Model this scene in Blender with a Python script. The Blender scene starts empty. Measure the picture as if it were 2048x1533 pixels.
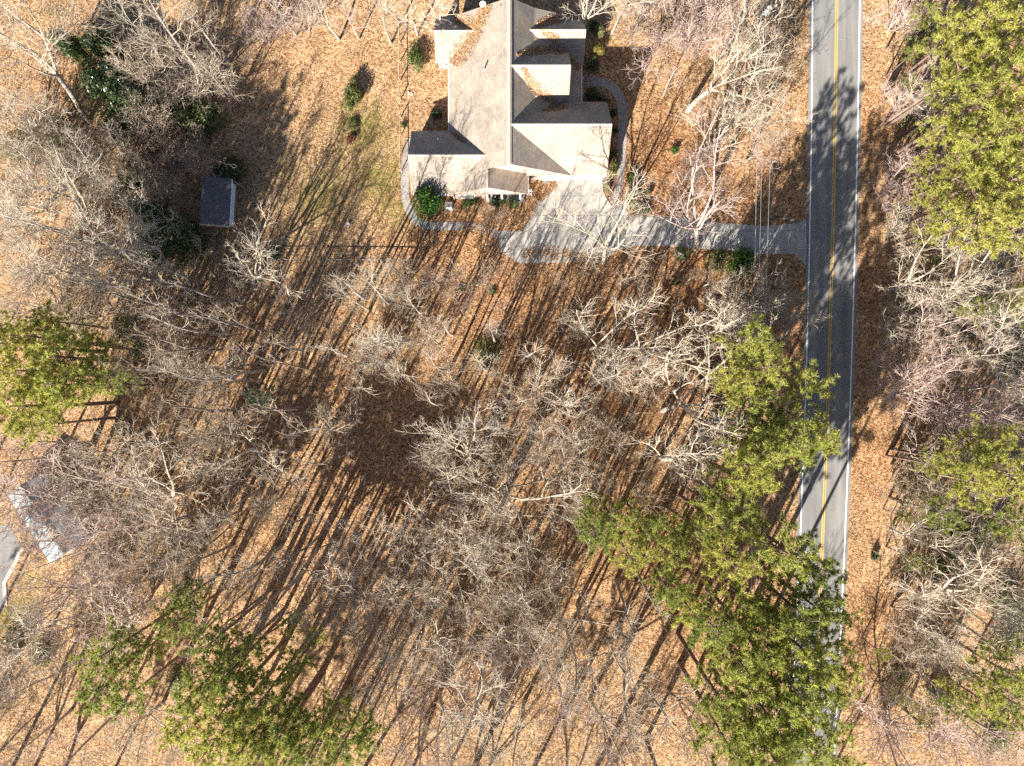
import bpy, bmesh, math, random
import numpy as np
from mathutils import Vector, Matrix, Quaternion

# ------------------------------------------------------------------ camera, light, exposure
scene = bpy.context.scene
COL = scene.collection
S = 0.068            # metres on the ground per photograph pixel
H = 96.0             # flying height
CX, CY = 1024.0, 766.0

cam_d = bpy.data.cameras.new('camera')
cam_d.sensor_width = 36.0
cam_d.lens = 36.0 * H / (2048 * S)
cam_d.clip_end = 2000
cam = bpy.data.objects.new('camera', cam_d)
cam.location = (0, 0, H)
cam.rotation_euler = (0, 0, 0)
COL.objects.link(cam)
scene.camera = cam

SUN_EL = math.radians(28.0)
SUN_TRAVEL = Vector((0.446, 0.895, 0)).normalized() * math.cos(SUN_EL) + Vector((0, 0, -math.sin(SUN_EL)))
sun_d = bpy.data.lights.new('sun', 'SUN')
sun_d.energy = 5.0
sun_d.angle = math.radians(0.5)
sun_d.color = (1.0, 0.93, 0.82)
sun = bpy.data.objects.new('sun', sun_d)
sun.rotation_euler = SUN_TRAVEL.to_track_quat('-Z', 'Y').to_euler()
sun.location = (-60, -110, 80)
COL.objects.link(sun)

world = bpy.data.worlds.new('World')
scene.world = world
world.use_nodes = True
wn = world.node_tree
bg = wn.nodes['Background']
sky = wn.nodes.new('ShaderNodeTexSky')
sky.sky_type = 'NISHITA'
sky.sun_disc = False
sky.air_density = 0.7
sky.dust_density = 0.4
sky.sun_elevation = SUN_EL
sky.sun_rotation = math.radians(206.5)
wn.links.new(sky.outputs[0], bg.inputs[0])
bg.inputs[1].default_value = 0.05

scene.view_settings.view_transform = 'Standard'
scene.view_settings.look = 'None'
scene.view_settings.gamma = 1.0
scene.view_settings.use_curve_mapping = False
scene.view_settings.exposure = 1.7
scene.cycles.use_denoising = False
scene.cycles.max_bounces = 5
scene.cycles.diffuse_bounces = 3
scene.cycles.transmission_bounces = 3
scene.cycles.sample_clamp_indirect = 6.0

RNG = random.Random(7)
NP = np.random.default_rng(11)


# ------------------------------------------------------------------ helpers
def P(px, py, z=0.0):
    """world point at height z seen at photograph pixel px, py"""
    f = S * (H - z) / H
    return Vector(((px - CX) * f, (CY - py) * f, z))


def PX(x, y, z=0.0):
    f = S * (H - z) / H
    return (CX + x / f, CY - y / f)


def tag(o, label=None, cat=None, group=None, kind=None):
    if label: o['label'] = label
    if cat: o['category'] = cat
    if group: o['group'] = group
    if kind: o['kind'] = kind
    return o


def link(name, me, parent=None, mat=None):
    o = bpy.data.objects.new(name, me)
    if mat is not None and me is not None:
        me.materials.clear()
        me.materials.append(mat)
    COL.objects.link(o)
    if parent is not None:
        o.parent = parent
    return o


def empty(name, loc=(0, 0, 0), rz=0.0):
    o = bpy.data.objects.new(name, None)
    o.empty_display_size = 0.5
    o.location = loc
    o.rotation_euler = (0, 0, rz)
    COL.objects.link(o)
    return o


def mesh_from(name, verts, faces, smooth=False):
    me = bpy.data.meshes.new(name)
    me.from_pydata([tuple(v) for v in verts], [], faces)
    if smooth:
        me.polygons.foreach_set('use_smooth', [True] * len(me.polygons))
    me.update()
    return me


def box_vf(x0, x1, y0, y1, z0, z1, V, F):
    n = len(V)
    V += [(x0, y0, z0), (x1, y0, z0), (x1, y1, z0), (x0, y1, z0), (x0, y0, z1), (x1, y0, z1), (x1, y1, z1), (x0, y1, z1)]
    F += [(n, n + 3, n + 2, n + 1), (n + 4, n + 5, n + 6, n + 7), (n, n + 1, n + 5, n + 4), (n + 1, n + 2, n + 6, n + 5),
          (n + 2, n + 3, n + 7, n + 6), (n + 3, n, n + 4, n + 7)]


def box(name, x0, x1, y0, y1, z0, z1, mat, parent=None, bevel=0.0):
    V, F = [], []
    box_vf(min(x0, x1), max(x0, x1), min(y0, y1), max(y0, y1), z0, z1, V, F)
    me = mesh_from(name, V, F)
    if bevel:
        bm = bmesh.new(); bm.from_mesh(me)
        bmesh.ops.bevel(bm, geom=bm.edges[:], offset=bevel, segments=2, affect='EDGES')
        bm.to_mesh(me); bm.free()
    return link(name, me, parent, mat)


def prism(name, pts, z0, z1, mat, parent=None):
    """flat polygon (x, y) raised from z0 to z1"""
    n = len(pts)
    V = [(p[0], p[1], z0) for p in pts] + [(p[0], p[1], z1) for p in pts]
    a = sum(pts[i][0] * pts[(i + 1) % n][1] - pts[(i + 1) % n][0] * pts[i][1] for i in range(n))
    idx = list(range(n)) if a > 0 else list(range(n))[::-1]
    F = [tuple(n + i for i in idx), tuple(reversed(idx))]
    for k in range(n):
        i, j = idx[k], idx[(k + 1) % n]
        F.append((i, j, n + j, n + i))
    return link(name, mesh_from(name, V, F), parent, mat)


def tube_vf(pts, rads, k, V, F, cap=False):
    """adds a tapered tube along pts to the lists V, F"""
    n0 = len(V)
    m = len(pts)
    ref = None
    for i in range(m):
        d = (pts[min(i + 1, m - 1)] - pts[max(i - 1, 0)])
        if d.length < 1e-9: d = Vector((0, 0, 1))
        d.normalize()
        if ref is None:
            ref = Vector((1, 0, 0)) if abs(d.x) < 0.8 else Vector((0, 1, 0))
        u = d.cross(ref).normalized()
        w = d.cross(u)
        ref = w.cross(d) if False else ref
        r = rads[i]
        for j in range(k):
            a = 2 * math.pi * j / k
            V.append(pts[i] + u * (math.cos(a) * r) + w * (math.sin(a) * r))
    for i in range(m - 1):
        for j in range(k):
            a = n0 + i * k + j
            b = n0 + i * k + (j + 1) % k
            F.append((a, b, b + k, a + k))
    if cap:
        F.append(tuple(n0 + j for j in range(k)))
        F.append(tuple(n0 + (m - 1) * k + j for j in reversed(range(k))))


def tube(name, pts, r, mat, parent=None, k=8, r1=None):
    V, F = [], []
    pts = [Vector(p) for p in pts]
    m = len(pts)
    r1 = r if r1 is None else r1
    tube_vf(pts, [r + (r1 - r) * i / max(1, m - 1) for i in range(m)], k, V, F, cap=True)
    return link(name, mesh_from(name, V, F, smooth=k > 5), parent, mat)


def polys_mesh(name, verts, k, col=None):
    """verts: (n, k, 3) array of separate k-gons; col: (n, 3) colour of each"""
    n = verts.shape[0]
    me = bpy.data.meshes.new(name)
    me.vertices.add(n * k)
    me.vertices.foreach_set('co', verts.reshape(-1).astype(np.float32))
    me.loops.add(n * k)
    me.loops.foreach_set('vertex_index', np.arange(n * k, dtype=np.int32))
    me.polygons.add(n)
    me.polygons.foreach_set('loop_start', np.arange(0, n * k, k, dtype=np.int32))
    me.update(calc_edges=True)
    if col is not None:
        at = me.color_attributes.new('tint', 'FLOAT_COLOR', 'POINT')
        c = np.ones((n, k, 4), dtype=np.float32)
        c[:, :, :3] = col[:, None, :]
        at.data.foreach_set('color', c.reshape(-1))
    return me


# ------------------------------------------------------------------ materials
def new_mat(name):
    m = bpy.data.materials.new(name)
    m.use_nodes = True
    nt = m.node_tree
    b = nt.nodes['Principled BSDF']
    return m, nt, b


def N(nt, t, **kw):
    n = nt.nodes.new(t)
    for k, v in kw.items():
        setattr(n, k, v)
    return n


def ramp(nt, stops):
    r = N(nt, 'ShaderNodeValToRGB')
    e = r.color_ramp.elements
    while len(e) < len(stops): e.new(0.5)
    for i, (p, c) in enumerate(stops):
        e[i].position = p
        e[i].color = (*c, 1)
    return r


def noisy(name, c1, c2, scale=3.0, rough=0.85, bump=0.0, bscale=None, detail=6.0, rnd=0.0, spec=0.3, metal=0.0, mid=None):
    m, nt, b = new_mat(name)
    tc = N(nt, 'ShaderNodeTexCoord')
    no = N(nt, 'ShaderNodeTexNoise')
    no.inputs['Scale'].default_value = scale
    no.inputs['Detail'].default_value = detail
    no.inputs['Roughness'].default_value = 0.65
    nt.links.new(tc.outputs['Object'], no.inputs['Vector'])
    st = [(0.3, c1), (0.7, c2)] if mid is None else [(0.3, c1), (0.5, mid), (0.7, c2)]
    r = ramp(nt, st)
    nt.links.new(no.outputs['Fac'], r.inputs[0])
    out = r.outputs[0]
    if rnd:
        oi = N(nt, 'ShaderNodeObjectInfo')
        mr = N(nt, 'ShaderNodeMapRange')
        mr.inputs['To Min'].default_value = 1 - rnd
        mr.inputs['To Max'].default_value = 1 + rnd
        nt.links.new(oi.outputs['Random'], mr.inputs['Value'])
        hs = N(nt, 'ShaderNodeHueSaturation')
        nt.links.new(mr.outputs[0], hs.inputs['Value'])
        nt.links.new(out, hs.inputs['Color'])
        out = hs.outputs[0]
    nt.links.new(out, b.inputs['Base Color'])
    b.inputs['Roughness'].default_value = rough
    b.inputs['Metallic'].default_value = metal
    b.inputs['Specular IOR Level'].default_value = spec
    if bump:
        n2 = N(nt, 'ShaderNodeTexNoise')
        n2.inputs['Scale'].default_value = bscale or scale * 4
        n2.inputs['Detail'].default_value = 5
        nt.links.new(tc.outputs['Object'], n2.inputs['Vector'])
        bp = N(nt, 'ShaderNodeBump')
        bp.inputs['Strength'].default_value = bump
        bp.inputs['Distance'].default_value = 0.05
        nt.links.new(n2.outputs['Fac'], bp.inputs['Height'])
        nt.links.new(bp.outputs[0], b.inputs['Normal'])
    return m


def foliage(name, stops, rnd=0.15, trans=0.3, rough=0.5, spec=0.3):
    """leaf material: each leaf its own tint, each plant a little different"""
    m, nt, b = new_mat(name)
    ge = N(nt, 'ShaderNodeNewGeometry')
    r = ramp(nt, stops)
    nt.links.new(ge.outputs['Random Per Island'], r.inputs[0])
    oi = N(nt, 'ShaderNodeObjectInfo')
    mr = N(nt, 'ShaderNodeMapRange')
    mr.inputs['To Min'].default_value = 1 - rnd
    mr.inputs['To Max'].default_value = 1 + rnd
    nt.links.new(oi.outputs['Random'], mr.inputs['Value'])
    mh = N(nt, 'ShaderNodeMapRange')
    mh.inputs['To Min'].default_value = 0.515
    mh.inputs['To Max'].default_value = 0.49
    nt.links.new(oi.outputs['Random'], mh.inputs['Value'])
    hs = N(nt, 'ShaderNodeHueSaturation')
    nt.links.new(mr.outputs[0], hs.inputs['Value'])
    nt.links.new(mh.outputs[0], hs.inputs['Hue'])
    nt.links.new(r.outputs[0], hs.inputs['Color'])
    nt.links.new(hs.outputs[0], b.inputs['Base Color'])
    b.inputs['Roughness'].default_value = rough
    b.inputs['Specular IOR Level'].default_value = spec
    tr = N(nt, 'ShaderNodeBsdfTranslucent')
    nt.links.new(hs.outputs[0], tr.inputs['Color'])
    mx = N(nt, 'ShaderNodeMixShader')
    mx.inputs[0].default_value = trans
    nt.links.new(b.outputs[0], mx.inputs[1])
    nt.links.new(tr.outputs[0], mx.inputs[2])
    nt.links.new(mx.outputs[0], nt.nodes['Material Output'].inputs[0])
    return m


M = {}
M['bark_pale'] = noisy('bark_pale', (.30, .265, .225), (.52, .475, .415), 2.5, .8, .5, 9, rnd=.15)
M['bark_grey'] = noisy('bark_grey', (.22, .19, .16), (.46, .41, .35), 2.5, .85, .6, 9, rnd=.18)
M['bark_brown'] = noisy('bark_brown', (.16, .12, .095), (.34, .27, .21), 2.5, .9, .7, 9, rnd=.2)
M['twig_pale'] = noisy('twig_pale', (.40, .34, .265), (.60, .52, .415), 1.2, .75, rnd=.15)
M['twig_grey'] = noisy('twig_grey', (.29, .235, .18), (.48, .40, .31), 1.2, .8, rnd=.18)
M['twig_brown'] = noisy('twig_brown', (.24, .17, .12), (.42, .33, .25), 1.2, .8, rnd=.2)
M['twig_pink'] = noisy('twig_pink', (.32, .22, .19), (.52, .42, .37), 1.2, .8, rnd=.12)
M['bark_pine'] = noisy('bark_pine', (.10, .07, .055), (.30, .21, .16), 5, .95, .8, 14, rnd=.2)
M['pine_yellow'] = foliage('pine_yellow', [(0, (.22, .23, .045)), (.35, (.42, .42, .09)), (.75, (.54, .53, .13)), (1, (.64, .60, .22))], .12, .5)
M['pine_green'] = foliage('pine_green', [(0, (.12, .16, .035)), (.4, (.27, .31, .06)), (.8, (.40, .42, .10)), (1, (.50, .50, .17))], .2, .5)
M['pine_blue'] = foliage('pine_blue', [(0, (.05, .085, .05)), (.5, (.09, .13, .075)), (1, (.15, .19, .11))], .1, .3)
M['leaf_dark'] = foliage('leaf_dark', [(0, (.018, .035, .016)), (.5, (.045, .08, .028)), (.85, (.09, .13, .045)), (1, (.20, .24, .09))], .2, .15, .3, .5)
M['leaf_mid'] = foliage('leaf_mid', [(0, (.04, .07, .02)), (.5, (.10, .14, .04)), (1, (.20, .235, .08))], .2, .25, .4)
M['leaf_bright'] = foliage('leaf_bright', [(0, (.025, .07, .012)), (.5, (.05, .125, .02)), (1, (.11, .21, .04))], .1, .3, .4)
M['leaf_pale'] = foliage('leaf_pale', [(0, (.09, .10, .045)), (.5, (.16, .18, .08)), (1, (.25, .26, .13))], .15, .3)
M['leaf_gold'] = foliage('leaf_gold', [(0, (.12, .11, .02)), (.5, (.24, .21, .05)), (1, (.34, .29, .09))], .15, .3)
M['leaf_red'] = foliage('leaf_red', [(0, (.16, .06, .035)), (.6, (.26, .10, .06)), (1, (.34, .17, .09))], .15, .3)
M['leaf_moss'] = foliage('leaf_moss', [(0, (.06, .07, .018)), (.5, (.14, .155, .04)), (1, (.25, .25, .09))], .15, .3)
M['white'] = noisy('white_paint', (.72, .73, .72), (.82, .82, .80), 6, .5)
M['trim'] = noisy('cream_trim', (.66, .60, .52), (.78, .72, .64), 4, .6)
M['metal'] = noisy('galvanised_metal', (.45, .47, .48), (.62, .63, .63), 8, .4, metal=.6)
M['dark_metal'] = noisy('dark_metal', (.03, .03, .035), (.07, .07, .075), 8, .5)
M['unit'] = noisy('unit_enamel', (.62, .66, .68), (.74, .77, .78), 5, .45)
M['glass'], _nt, _b = new_mat('window_glass')
_b.inputs['Base Color'].default_value = (.05, .065, .06, 1)
_b.inputs['Roughness'].default_value = .08
_b.inputs['Specular IOR Level'].default_value = .8
M['screen'] = noisy('porch_dark', (.04, .04, .04), (.08, .075, .07), 4, .8)
M['wood_grey'] = noisy('weathered_wood', (.14, .12, .10), (.36, .32, .28), 5, .85, .3, rnd=.2)
M['wood_tan'] = noisy('tan_wood', (.34, .25, .17), (.52, .42, .31), 5, .8, .3, rnd=.15)
M['wood_dark'] = noisy('dark_wood', (.06, .05, .045), (.15, .125, .11), 5, .85, .3, rnd=.25)
M['concrete'] = noisy('concrete', (.31, .295, .265), (.47, .445, .40), .9, .85, .25, 30, detail=9, rnd=.07)
M['walk'] = noisy('walk_concrete', (.25, .24, .22), (.38, .365, .34), 1.2, .85, .25, 30, detail=9, rnd=.07)
M['kerb'] = noisy('pale_kerb', (.45, .40, .34), (.60, .54, .46), 2, .85)
M['shed_roof'] = noisy('shed_roofing', (.07, .07, .075), (.17, .165, .16), 3, .9, .4, 20)
M['shed_wall'] = noisy('shed_siding', (.60, .61, .62), (.74, .74, .73), 2, .7)
M['blue_roof'] = noisy('blue_grey_roofing', (.24, .30, .33), (.36, .42, .44), 2, .8, .3, 15)
M['furn'] = noisy('grey_cushion', (.45, .46, .46), (.6, .6, .58), 4, .9)
M['mulch'] = noisy('bark_mulch', (.13, .07, .045), (.32, .19, .12), 9, .95, .6, 25)


def shingle_mat():
    m, nt, b = new_mat('tan_shingles')
    uv = N(nt, 'ShaderNodeUVMap')
    br = N(nt, 'ShaderNodeTexBrick')
    br.inputs['Color1'].default_value = (.43, .37, .305, 1)
    br.inputs['Color2'].default_value = (.32, .27, .225, 1)
    br.inputs['Mortar'].default_value = (.20, .17, .15, 1)
    br.inputs['Scale'].default_value = 1
    br.inputs['Mortar Size'].default_value = .018
    br.inputs['Mortar Smooth'].default_value = .3
    br.inputs['Brick Width'].default_value = .36
    br.inputs['Row Height'].default_value = .20
    nt.links.new(uv.outputs[0], br.inputs['Vector'])
    no = N(nt, 'ShaderNodeTexNoise')
    no.inputs['Scale'].default_value = .5
    no.inputs['Detail'].default_value = 8
    tc = N(nt, 'ShaderNodeTexCoord')
    nt.links.new(tc.outputs['Object'], no.inputs['Vector'])
    r = ramp(nt, [(.3, (.74, .75, .78)), (.7, (1.1, 1.08, 1.04))])
    nt.links.new(no.outputs['Fac'], r.inputs[0])
    mx = N(nt, 'ShaderNodeMixRGB', blend_type='MULTIPLY')
    mx.inputs[0].default_value = 1
    nt.links.new(br.outputs['Color'], mx.inputs[1])
    nt.links.new(r.outputs[0], mx.inputs[2])
    nt.links.new(mx.outputs[0], b.inputs['Base Color'])
    b.inputs['Roughness'].default_value = .92
    b.inputs['Specular IOR Level'].default_value = .15
    bp = N(nt, 'ShaderNodeBump')
    bp.inputs['Strength'].default_value = .6
    bp.inputs['Distance'].default_value = .02
    bp.invert = True
    nt.links.new(br.outputs['Fac'], bp.inputs['Height'])
    nt.links.new(bp.outputs[0], b.inputs['Normal'])
    return m


def brick_mat():
    m, nt, b = new_mat('pink_brick')
    tc = N(nt, 'ShaderNodeTexCoord')
    mp = N(nt, 'ShaderNodeMapping')
    mp.inputs['Rotation'].default_value = (math.radians(90), 0, 0)
    nt.links.new(tc.outputs['Object'], mp.inputs['Vector'])
    br = N(nt, 'ShaderNodeTexBrick')
    br.inputs['Color1'].default_value = (.42, .23, .16, 1)
    br.inputs['Color2'].default_value = (.52, .33, .24, 1)
    br.inputs['Mortar'].default_value = (.55, .50, .45, 1)
    br.inputs['Scale'].default_value = 1
    br.inputs['Mortar Size'].default_value = .012
    br.inputs['Brick Width'].default_value = .22
    br.inputs['Row Height'].default_value = .075
    nt.links.new(mp.outputs[0], br.inputs['Vector'])
    nt.links.new(br.outputs[0], b.inputs['Base Color'])
    b.inputs['Roughness'].default_value = .9
    return m


M['shingle'] = shingle_mat()
M['brick'] = brick_mat()


def asphalt_mat():
    m, nt, b = new_mat('grey_asphalt')
    tc = N(nt, 'ShaderNodeTexCoord')
    mp = N(nt, 'ShaderNodeMapping')
    mp.inputs['Scale'].default_value = (1.4, .12, 1)
    nt.links.new(tc.outputs['Object'], mp.inputs['Vector'])
    n1 = N(nt, 'ShaderNodeTexNoise'); n1.inputs['Scale'].default_value = .7; n1.inputs['Detail'].default_value = 8
    nt.links.new(mp.outputs[0], n1.inputs['Vector'])
    n2 = N(nt, 'ShaderNodeTexNoise'); n2.inputs['Scale'].default_value = 14; n2.inputs['Detail'].default_value = 4
    nt.links.new(tc.outputs['Object'], n2.inputs['Vector'])
    ad = N(nt, 'ShaderNodeMath', operation='MULTIPLY_ADD')
    ad.inputs[1].default_value = .35
    nt.links.new(n2.outputs['Fac'], ad.inputs[0])
    nt.links.new(n1.outputs['Fac'], ad.inputs[2])
    r = ramp(nt, [(.45, (.15, .147, .145)), (.9, (.27, .262, .25))])
    nt.links.new(ad.outputs[0], r.inputs[0])
    nt.links.new(r.outputs[0], b.inputs['Base Color'])
    b.inputs['Roughness'].default_value = .85
    bp = N(nt, 'ShaderNodeBump'); bp.inputs['Strength'].default_value = .25; bp.inputs['Distance'].default_value = .02
    nt.links.new(n2.outputs['Fac'], bp.inputs['Height'])
    nt.links.new(bp.outputs[0], b.inputs['Normal'])
    return m


def paint_mat(name, c, wear):
    m, nt, b = new_mat(name)
    tc = N(nt, 'ShaderNodeTexCoord')
    n1 = N(nt, 'ShaderNodeTexNoise'); n1.inputs['Scale'].default_value = 2.2; n1.inputs['Detail'].default_value = 6
    nt.links.new(tc.outputs['Object'], n1.inputs['Vector'])
    r = ramp(nt, [(.25, wear), (.42, c)])
    nt.links.new(n1.outputs['Fac'], r.inputs[0])
    nt.links.new(r.outputs[0], b.inputs['Base Color'])
    b.inputs['Roughness'].default_value = .7
    return m


M['asphalt'] = asphalt_mat()
M['line_white'] = paint_mat('white_road_paint', (.80, .80, .77), (.5, .5, .48))
M['line_yellow'] = paint_mat('yellow_road_paint', (.62, .40, .07), (.45, .32, .10))


def ground_mat():
    m, nt, b = new_mat('leaf_covered_soil')
    tc = N(nt, 'ShaderNodeTexCoord')
    vo = N(nt, 'ShaderNodeTexVoronoi'); vo.inputs['Scale'].default_value = 5.5
    # warp so that the cells read as curled leaves, not as polygons
    nw = N(nt, 'ShaderNodeTexNoise'); nw.inputs['Scale'].default_value = 7; nw.inputs['Detail'].default_value = 3
    nt.links.new(tc.outputs['Object'], nw.inputs['Vector'])
    vm = N(nt, 'ShaderNodeMixRGB', blend_type='ADD'); vm.inputs[0].default_value = .12
    nt.links.new(tc.outputs['Object'], vm.inputs[1]); nt.links.new(nw.outputs['Color'], vm.inputs[2])
    nt.links.new(vm.outputs[0], vo.inputs['Vector'])
    sp = N(nt, 'ShaderNodeSeparateColor')
    nt.links.new(vo.outputs['Color'], sp.inputs[0])
    tan = ramp(nt, [(0, (.15, .085, .045)), (.3, (.34, .205, .105)), (.65, (.50, .33, .18)), (1, (.66, .49, .31))])
    red = ramp(nt, [(0, (.10, .042, .022)), (.35, (.26, .118, .052)), (.7, (.42, .22, .10)), (1, (.58, .38, .21))])
    nt.links.new(sp.outputs[0], tan.inputs[0]); nt.links.new(sp.outputs[0], red.inputs[0])
    at = N(nt, 'ShaderNodeAttribute', attribute_name='zone')
    sz = N(nt, 'ShaderNodeSeparateColor'); nt.links.new(at.outputs['Color'], sz.inputs[0])
    m1 = N(nt, 'ShaderNodeMixRGB'); nt.links.new(sz.outputs[0], m1.inputs[0])
    nt.links.new(tan.outputs[0], m1.inputs[1]); nt.links.new(red.outputs[0], m1.inputs[2])
    # grass showing between the leaves
    ng = N(nt, 'ShaderNodeTexNoise'); ng.inputs['Scale'].default_value = 1.1; ng.inputs['Detail'].default_value = 8; ng.inputs['Roughness'].default_value = .75
    nt.links.new(tc.outputs['Object'], ng.inputs['Vector'])
    ma = N(nt, 'ShaderNodeMath', operation='ADD'); nt.links.new(ng.outputs['Fac'], ma.inputs[0]); nt.links.new(sz.outputs[1], ma.inputs[1])
    mr = N(nt, 'ShaderNodeMapRange'); mr.inputs['From Min'].default_value = .78; mr.inputs['From Max'].default_value = 1.1
    nt.links.new(ma.outputs[0], mr.inputs['Value'])
    gr = ramp(nt, [(0, (.10, .09, .025)), (.5, (.21, .19, .05)), (1, (.34, .30, .11))])
    nt.links.new(sp.outputs[1], gr.inputs[0])
    m2 = N(nt, 'ShaderNodeMixRGB'); nt.links.new(mr.outputs[0], m2.inputs[0])
    nt.links.new(m1.outputs[0], m2.inputs[1]); nt.links.new(gr.outputs[0], m2.inputs[2])
    # broad damp and dry patches
    nb = N(nt, 'ShaderNodeTexNoise'); nb.inputs['Scale'].default_value = .22; nb.inputs['Detail'].default_value = 7; nb.inputs['Roughness'].default_value = .7
    nt.links.new(tc.outputs['Object'], nb.inputs['Vector'])
    rb = ramp(nt, [(.3, (.66, .61, .60)), (.65, (1.05, 1.03, 1.0))])
    nt.links.new(nb.outputs['Fac'], rb.inputs[0])
    m3 = N(nt, 'ShaderNodeMixRGB', blend_type='MULTIPLY'); m3.inputs[0].default_value = 1
    nt.links.new(m2.outputs[0], m3.inputs[1]); nt.links.new(rb.outputs[0], m3.inputs[2])
    nt.links.new(m3.outputs[0], b.inputs['Base Color'])
    b.inputs['Roughness'].default_value = .9
    b.inputs['Specular IOR Level'].default_value = .15
    ns = N(nt, 'ShaderNodeTexNoise'); ns.inputs['Scale'].default_value = 4.5; ns.inputs['Detail'].default_value = 6; ns.inputs['Roughness'].default_value = .7
    nt.links.new(tc.outputs['Object'], ns.inputs['Vector'])
    bp = N(nt, 'ShaderNodeBump'); bp.inputs['Strength'].default_value = .9; bp.inputs['Distance'].default_value = .11
    nt.links.new(ns.outputs['Fac'], bp.inputs['Height'])
    nt.links.new(bp.outputs[0], b.inputs['Normal'])
    return m


def tint_mat(name, rough=.85, trans=.15):
    m, nt, b = new_mat(name)
    at = N(nt, 'ShaderNodeAttribute', attribute_name='tint')
    nt.links.new(at.outputs['Color'], b.inputs['Base Color'])
    b.inputs['Roughness'].default_value = rough
    b.inputs['Specular IOR Level'].default_value = .2
    tr = N(nt, 'ShaderNodeBsdfTranslucent'); nt.links.new(at.outputs['Color'], tr.inputs['Color'])
    mx = N(nt, 'ShaderNodeMixShader'); mx.inputs[0].default_value = trans
    nt.links.new(b.outputs[0], mx.inputs[1]); nt.links.new(tr.outputs[0], mx.inputs[2])
    nt.links.new(mx.outputs[0], nt.nodes['Material Output'].inputs[0])
    return m


M['ground'] = ground_mat()
M['dead_leaf'] = tint_mat('dead_leaves')
M['grass'] = tint_mat('grass_blades', .7, .3)

# ------------------------------------------------------------------ ground
# zones in photograph pixels: (x, y, radius, strength)
RED_ZONES = [(1400, 560, 260, .9), (1180, 720, 260, .7), (1330, 330, 120, .9), (1730, 560, 70, .6), (1735, 250, 60, .7), (1740, 900, 80, .6),
             (1000, 600, 160, .8), (900, 480, 120, .7), (800, 850, 200, .6), (1480, 420, 130, .6), (1290, 1100, 160, .7), (1560, 700, 90, .8),
             (480, 720, 120, .3), (1250, 60, 90, .2), (140, 120, 120, .3), (1450, 1250, 140, .6), (700, 1000, 200, .5), (1720, 1250, 60, .6)]
GREEN_ZONES = [(730, 260, 80, .55), (640, 400, 100, .50), (760, 360, 80, .56), (790, 420, 60, .5), (560, 330, 70, .38), (690, 330, 60, .42),
               (40, 1240, 70, .62), (60, 1160, 40, .5), (450, 350, 60, .22), (740, 200, 50, .34), (1580, 330, 40, .28), (1590, 200, 50, .22),
               (340, 1010, 40, .34), (110, 30, 60, .4), (20, 1480, 30, .25), (640, 250, 60, .34), (1570, 90, 50, .22), (600, 470, 50, .3), (790, 300, 40, .4)]


def zone(xs, ys, zones):
    px = CX + xs / S
    py = CY - ys / S
    v = np.zeros_like(xs)
    for (zx, zy, r, s) in zones:
        d2 = ((px - zx) ** 2 + (py - zy) ** 2) / (r * r)
        v = np.maximum(v, s * np.exp(-d2 * .9))
    return v


def build_ground():
    gx = np.concatenate([np.linspace(-400, -95, 16)[:-1], np.arange(-95, 96, 1.6), np.linspace(97, 400, 16)])
    gy = np.concatenate([np.linspace(-400, -78, 16)[:-1], np.arange(-78, 79, 1.6), np.linspace(80, 400, 16)])
    nx, ny = len(gx), len(gy)
    X, Y = np.meshgrid(gx, gy)
    V = np.stack([X.ravel(), Y.ravel(), np.zeros(nx * ny)], 1)
    i = np.arange(nx * ny).reshape(ny, nx)
    F = np.stack([i[:-1, :-1], i[:-1, 1:], i[1:, 1:], i[1:, :-1]], -1).reshape(-1, 4)
    me = bpy.data.meshes.new('ground')
    me.from_pydata(V.tolist(), [], F.tolist())
    at = me.color_attributes.new('zone', 'FLOAT_COLOR', 'POINT')
    c = np.ones((nx * ny, 4), dtype=np.float32)
    c[:, 0] = zone(V[:, 0], V[:, 1], RED_ZONES)
    c[:, 1] = zone(V[:, 0], V[:, 1], GREEN_ZONES)
    c[:, 2] = 0
    at.data.foreach_set('color', c.ravel())
    tag(link('ground', me, None, M['ground']), kind='structure')


build_ground()

# ------------------------------------------------------------------ road
YEL = [(1673, 0), (1671, 180), (1667, 430), (1663, 600), (1655, 800), (1647, 1000), (1637, 1250), (1625, 1500)]
WL = [(1626, 0), (1622, 250), (1619, 450), (1615, 640), (1608, 940), (1600, 1080), (1591, 1270), (1579, 1500)]
WR = [(1719, 0), (1716, 200), (1711, 430), (1706, 640), (1698, 860), (1689, 1060), (1682, 1250), (1669, 1500)]


def fit(pts):
    return np.polyfit([p[1] / 1000 for p in pts], [p[0] for p in pts], 2)


FY, FL, FR = fit(YEL), fit(WL), fit(WR)
ROWS = np.arange(-1500, 3001, 60)


def row_x(f, py):
    """edge position at photograph row py; straight on beyond the frame"""
    a = np.clip(py / 1000, -.05, 1.6)
    d = np.polyder(f)
    return np.polyval(f, a) + np.polyval(d, a) * (py / 1000 - a)


def strip(name, fa, oa, fb, ob, z0, z1, mat, parent=None, rows=ROWS):
    """ribbon between edge fa + oa metres and edge fb + ob metres"""
    A = [P(row_x(fa, py), py) + Vector((oa, 0, 0)) for py in rows]
    B = [P(row_x(fb, py), py) + Vector((ob, 0, 0)) for py in rows]
    V, F = [], []
    for a, b in zip(A, B):
        V += [(a.x, a.y, z1), (b.x, b.y, z1), (a.x, a.y, z0), (b.x, b.y, z0)]
    for i in range(len(rows) - 1):
        n = 4 * i
        F += [(n, n + 4, n + 5, n + 1), (n + 2, n + 6, n + 4, n), (n + 1, n + 5, n + 7, n + 3)]
    return link(name, mesh_from(name, V, F), parent, mat)


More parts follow.
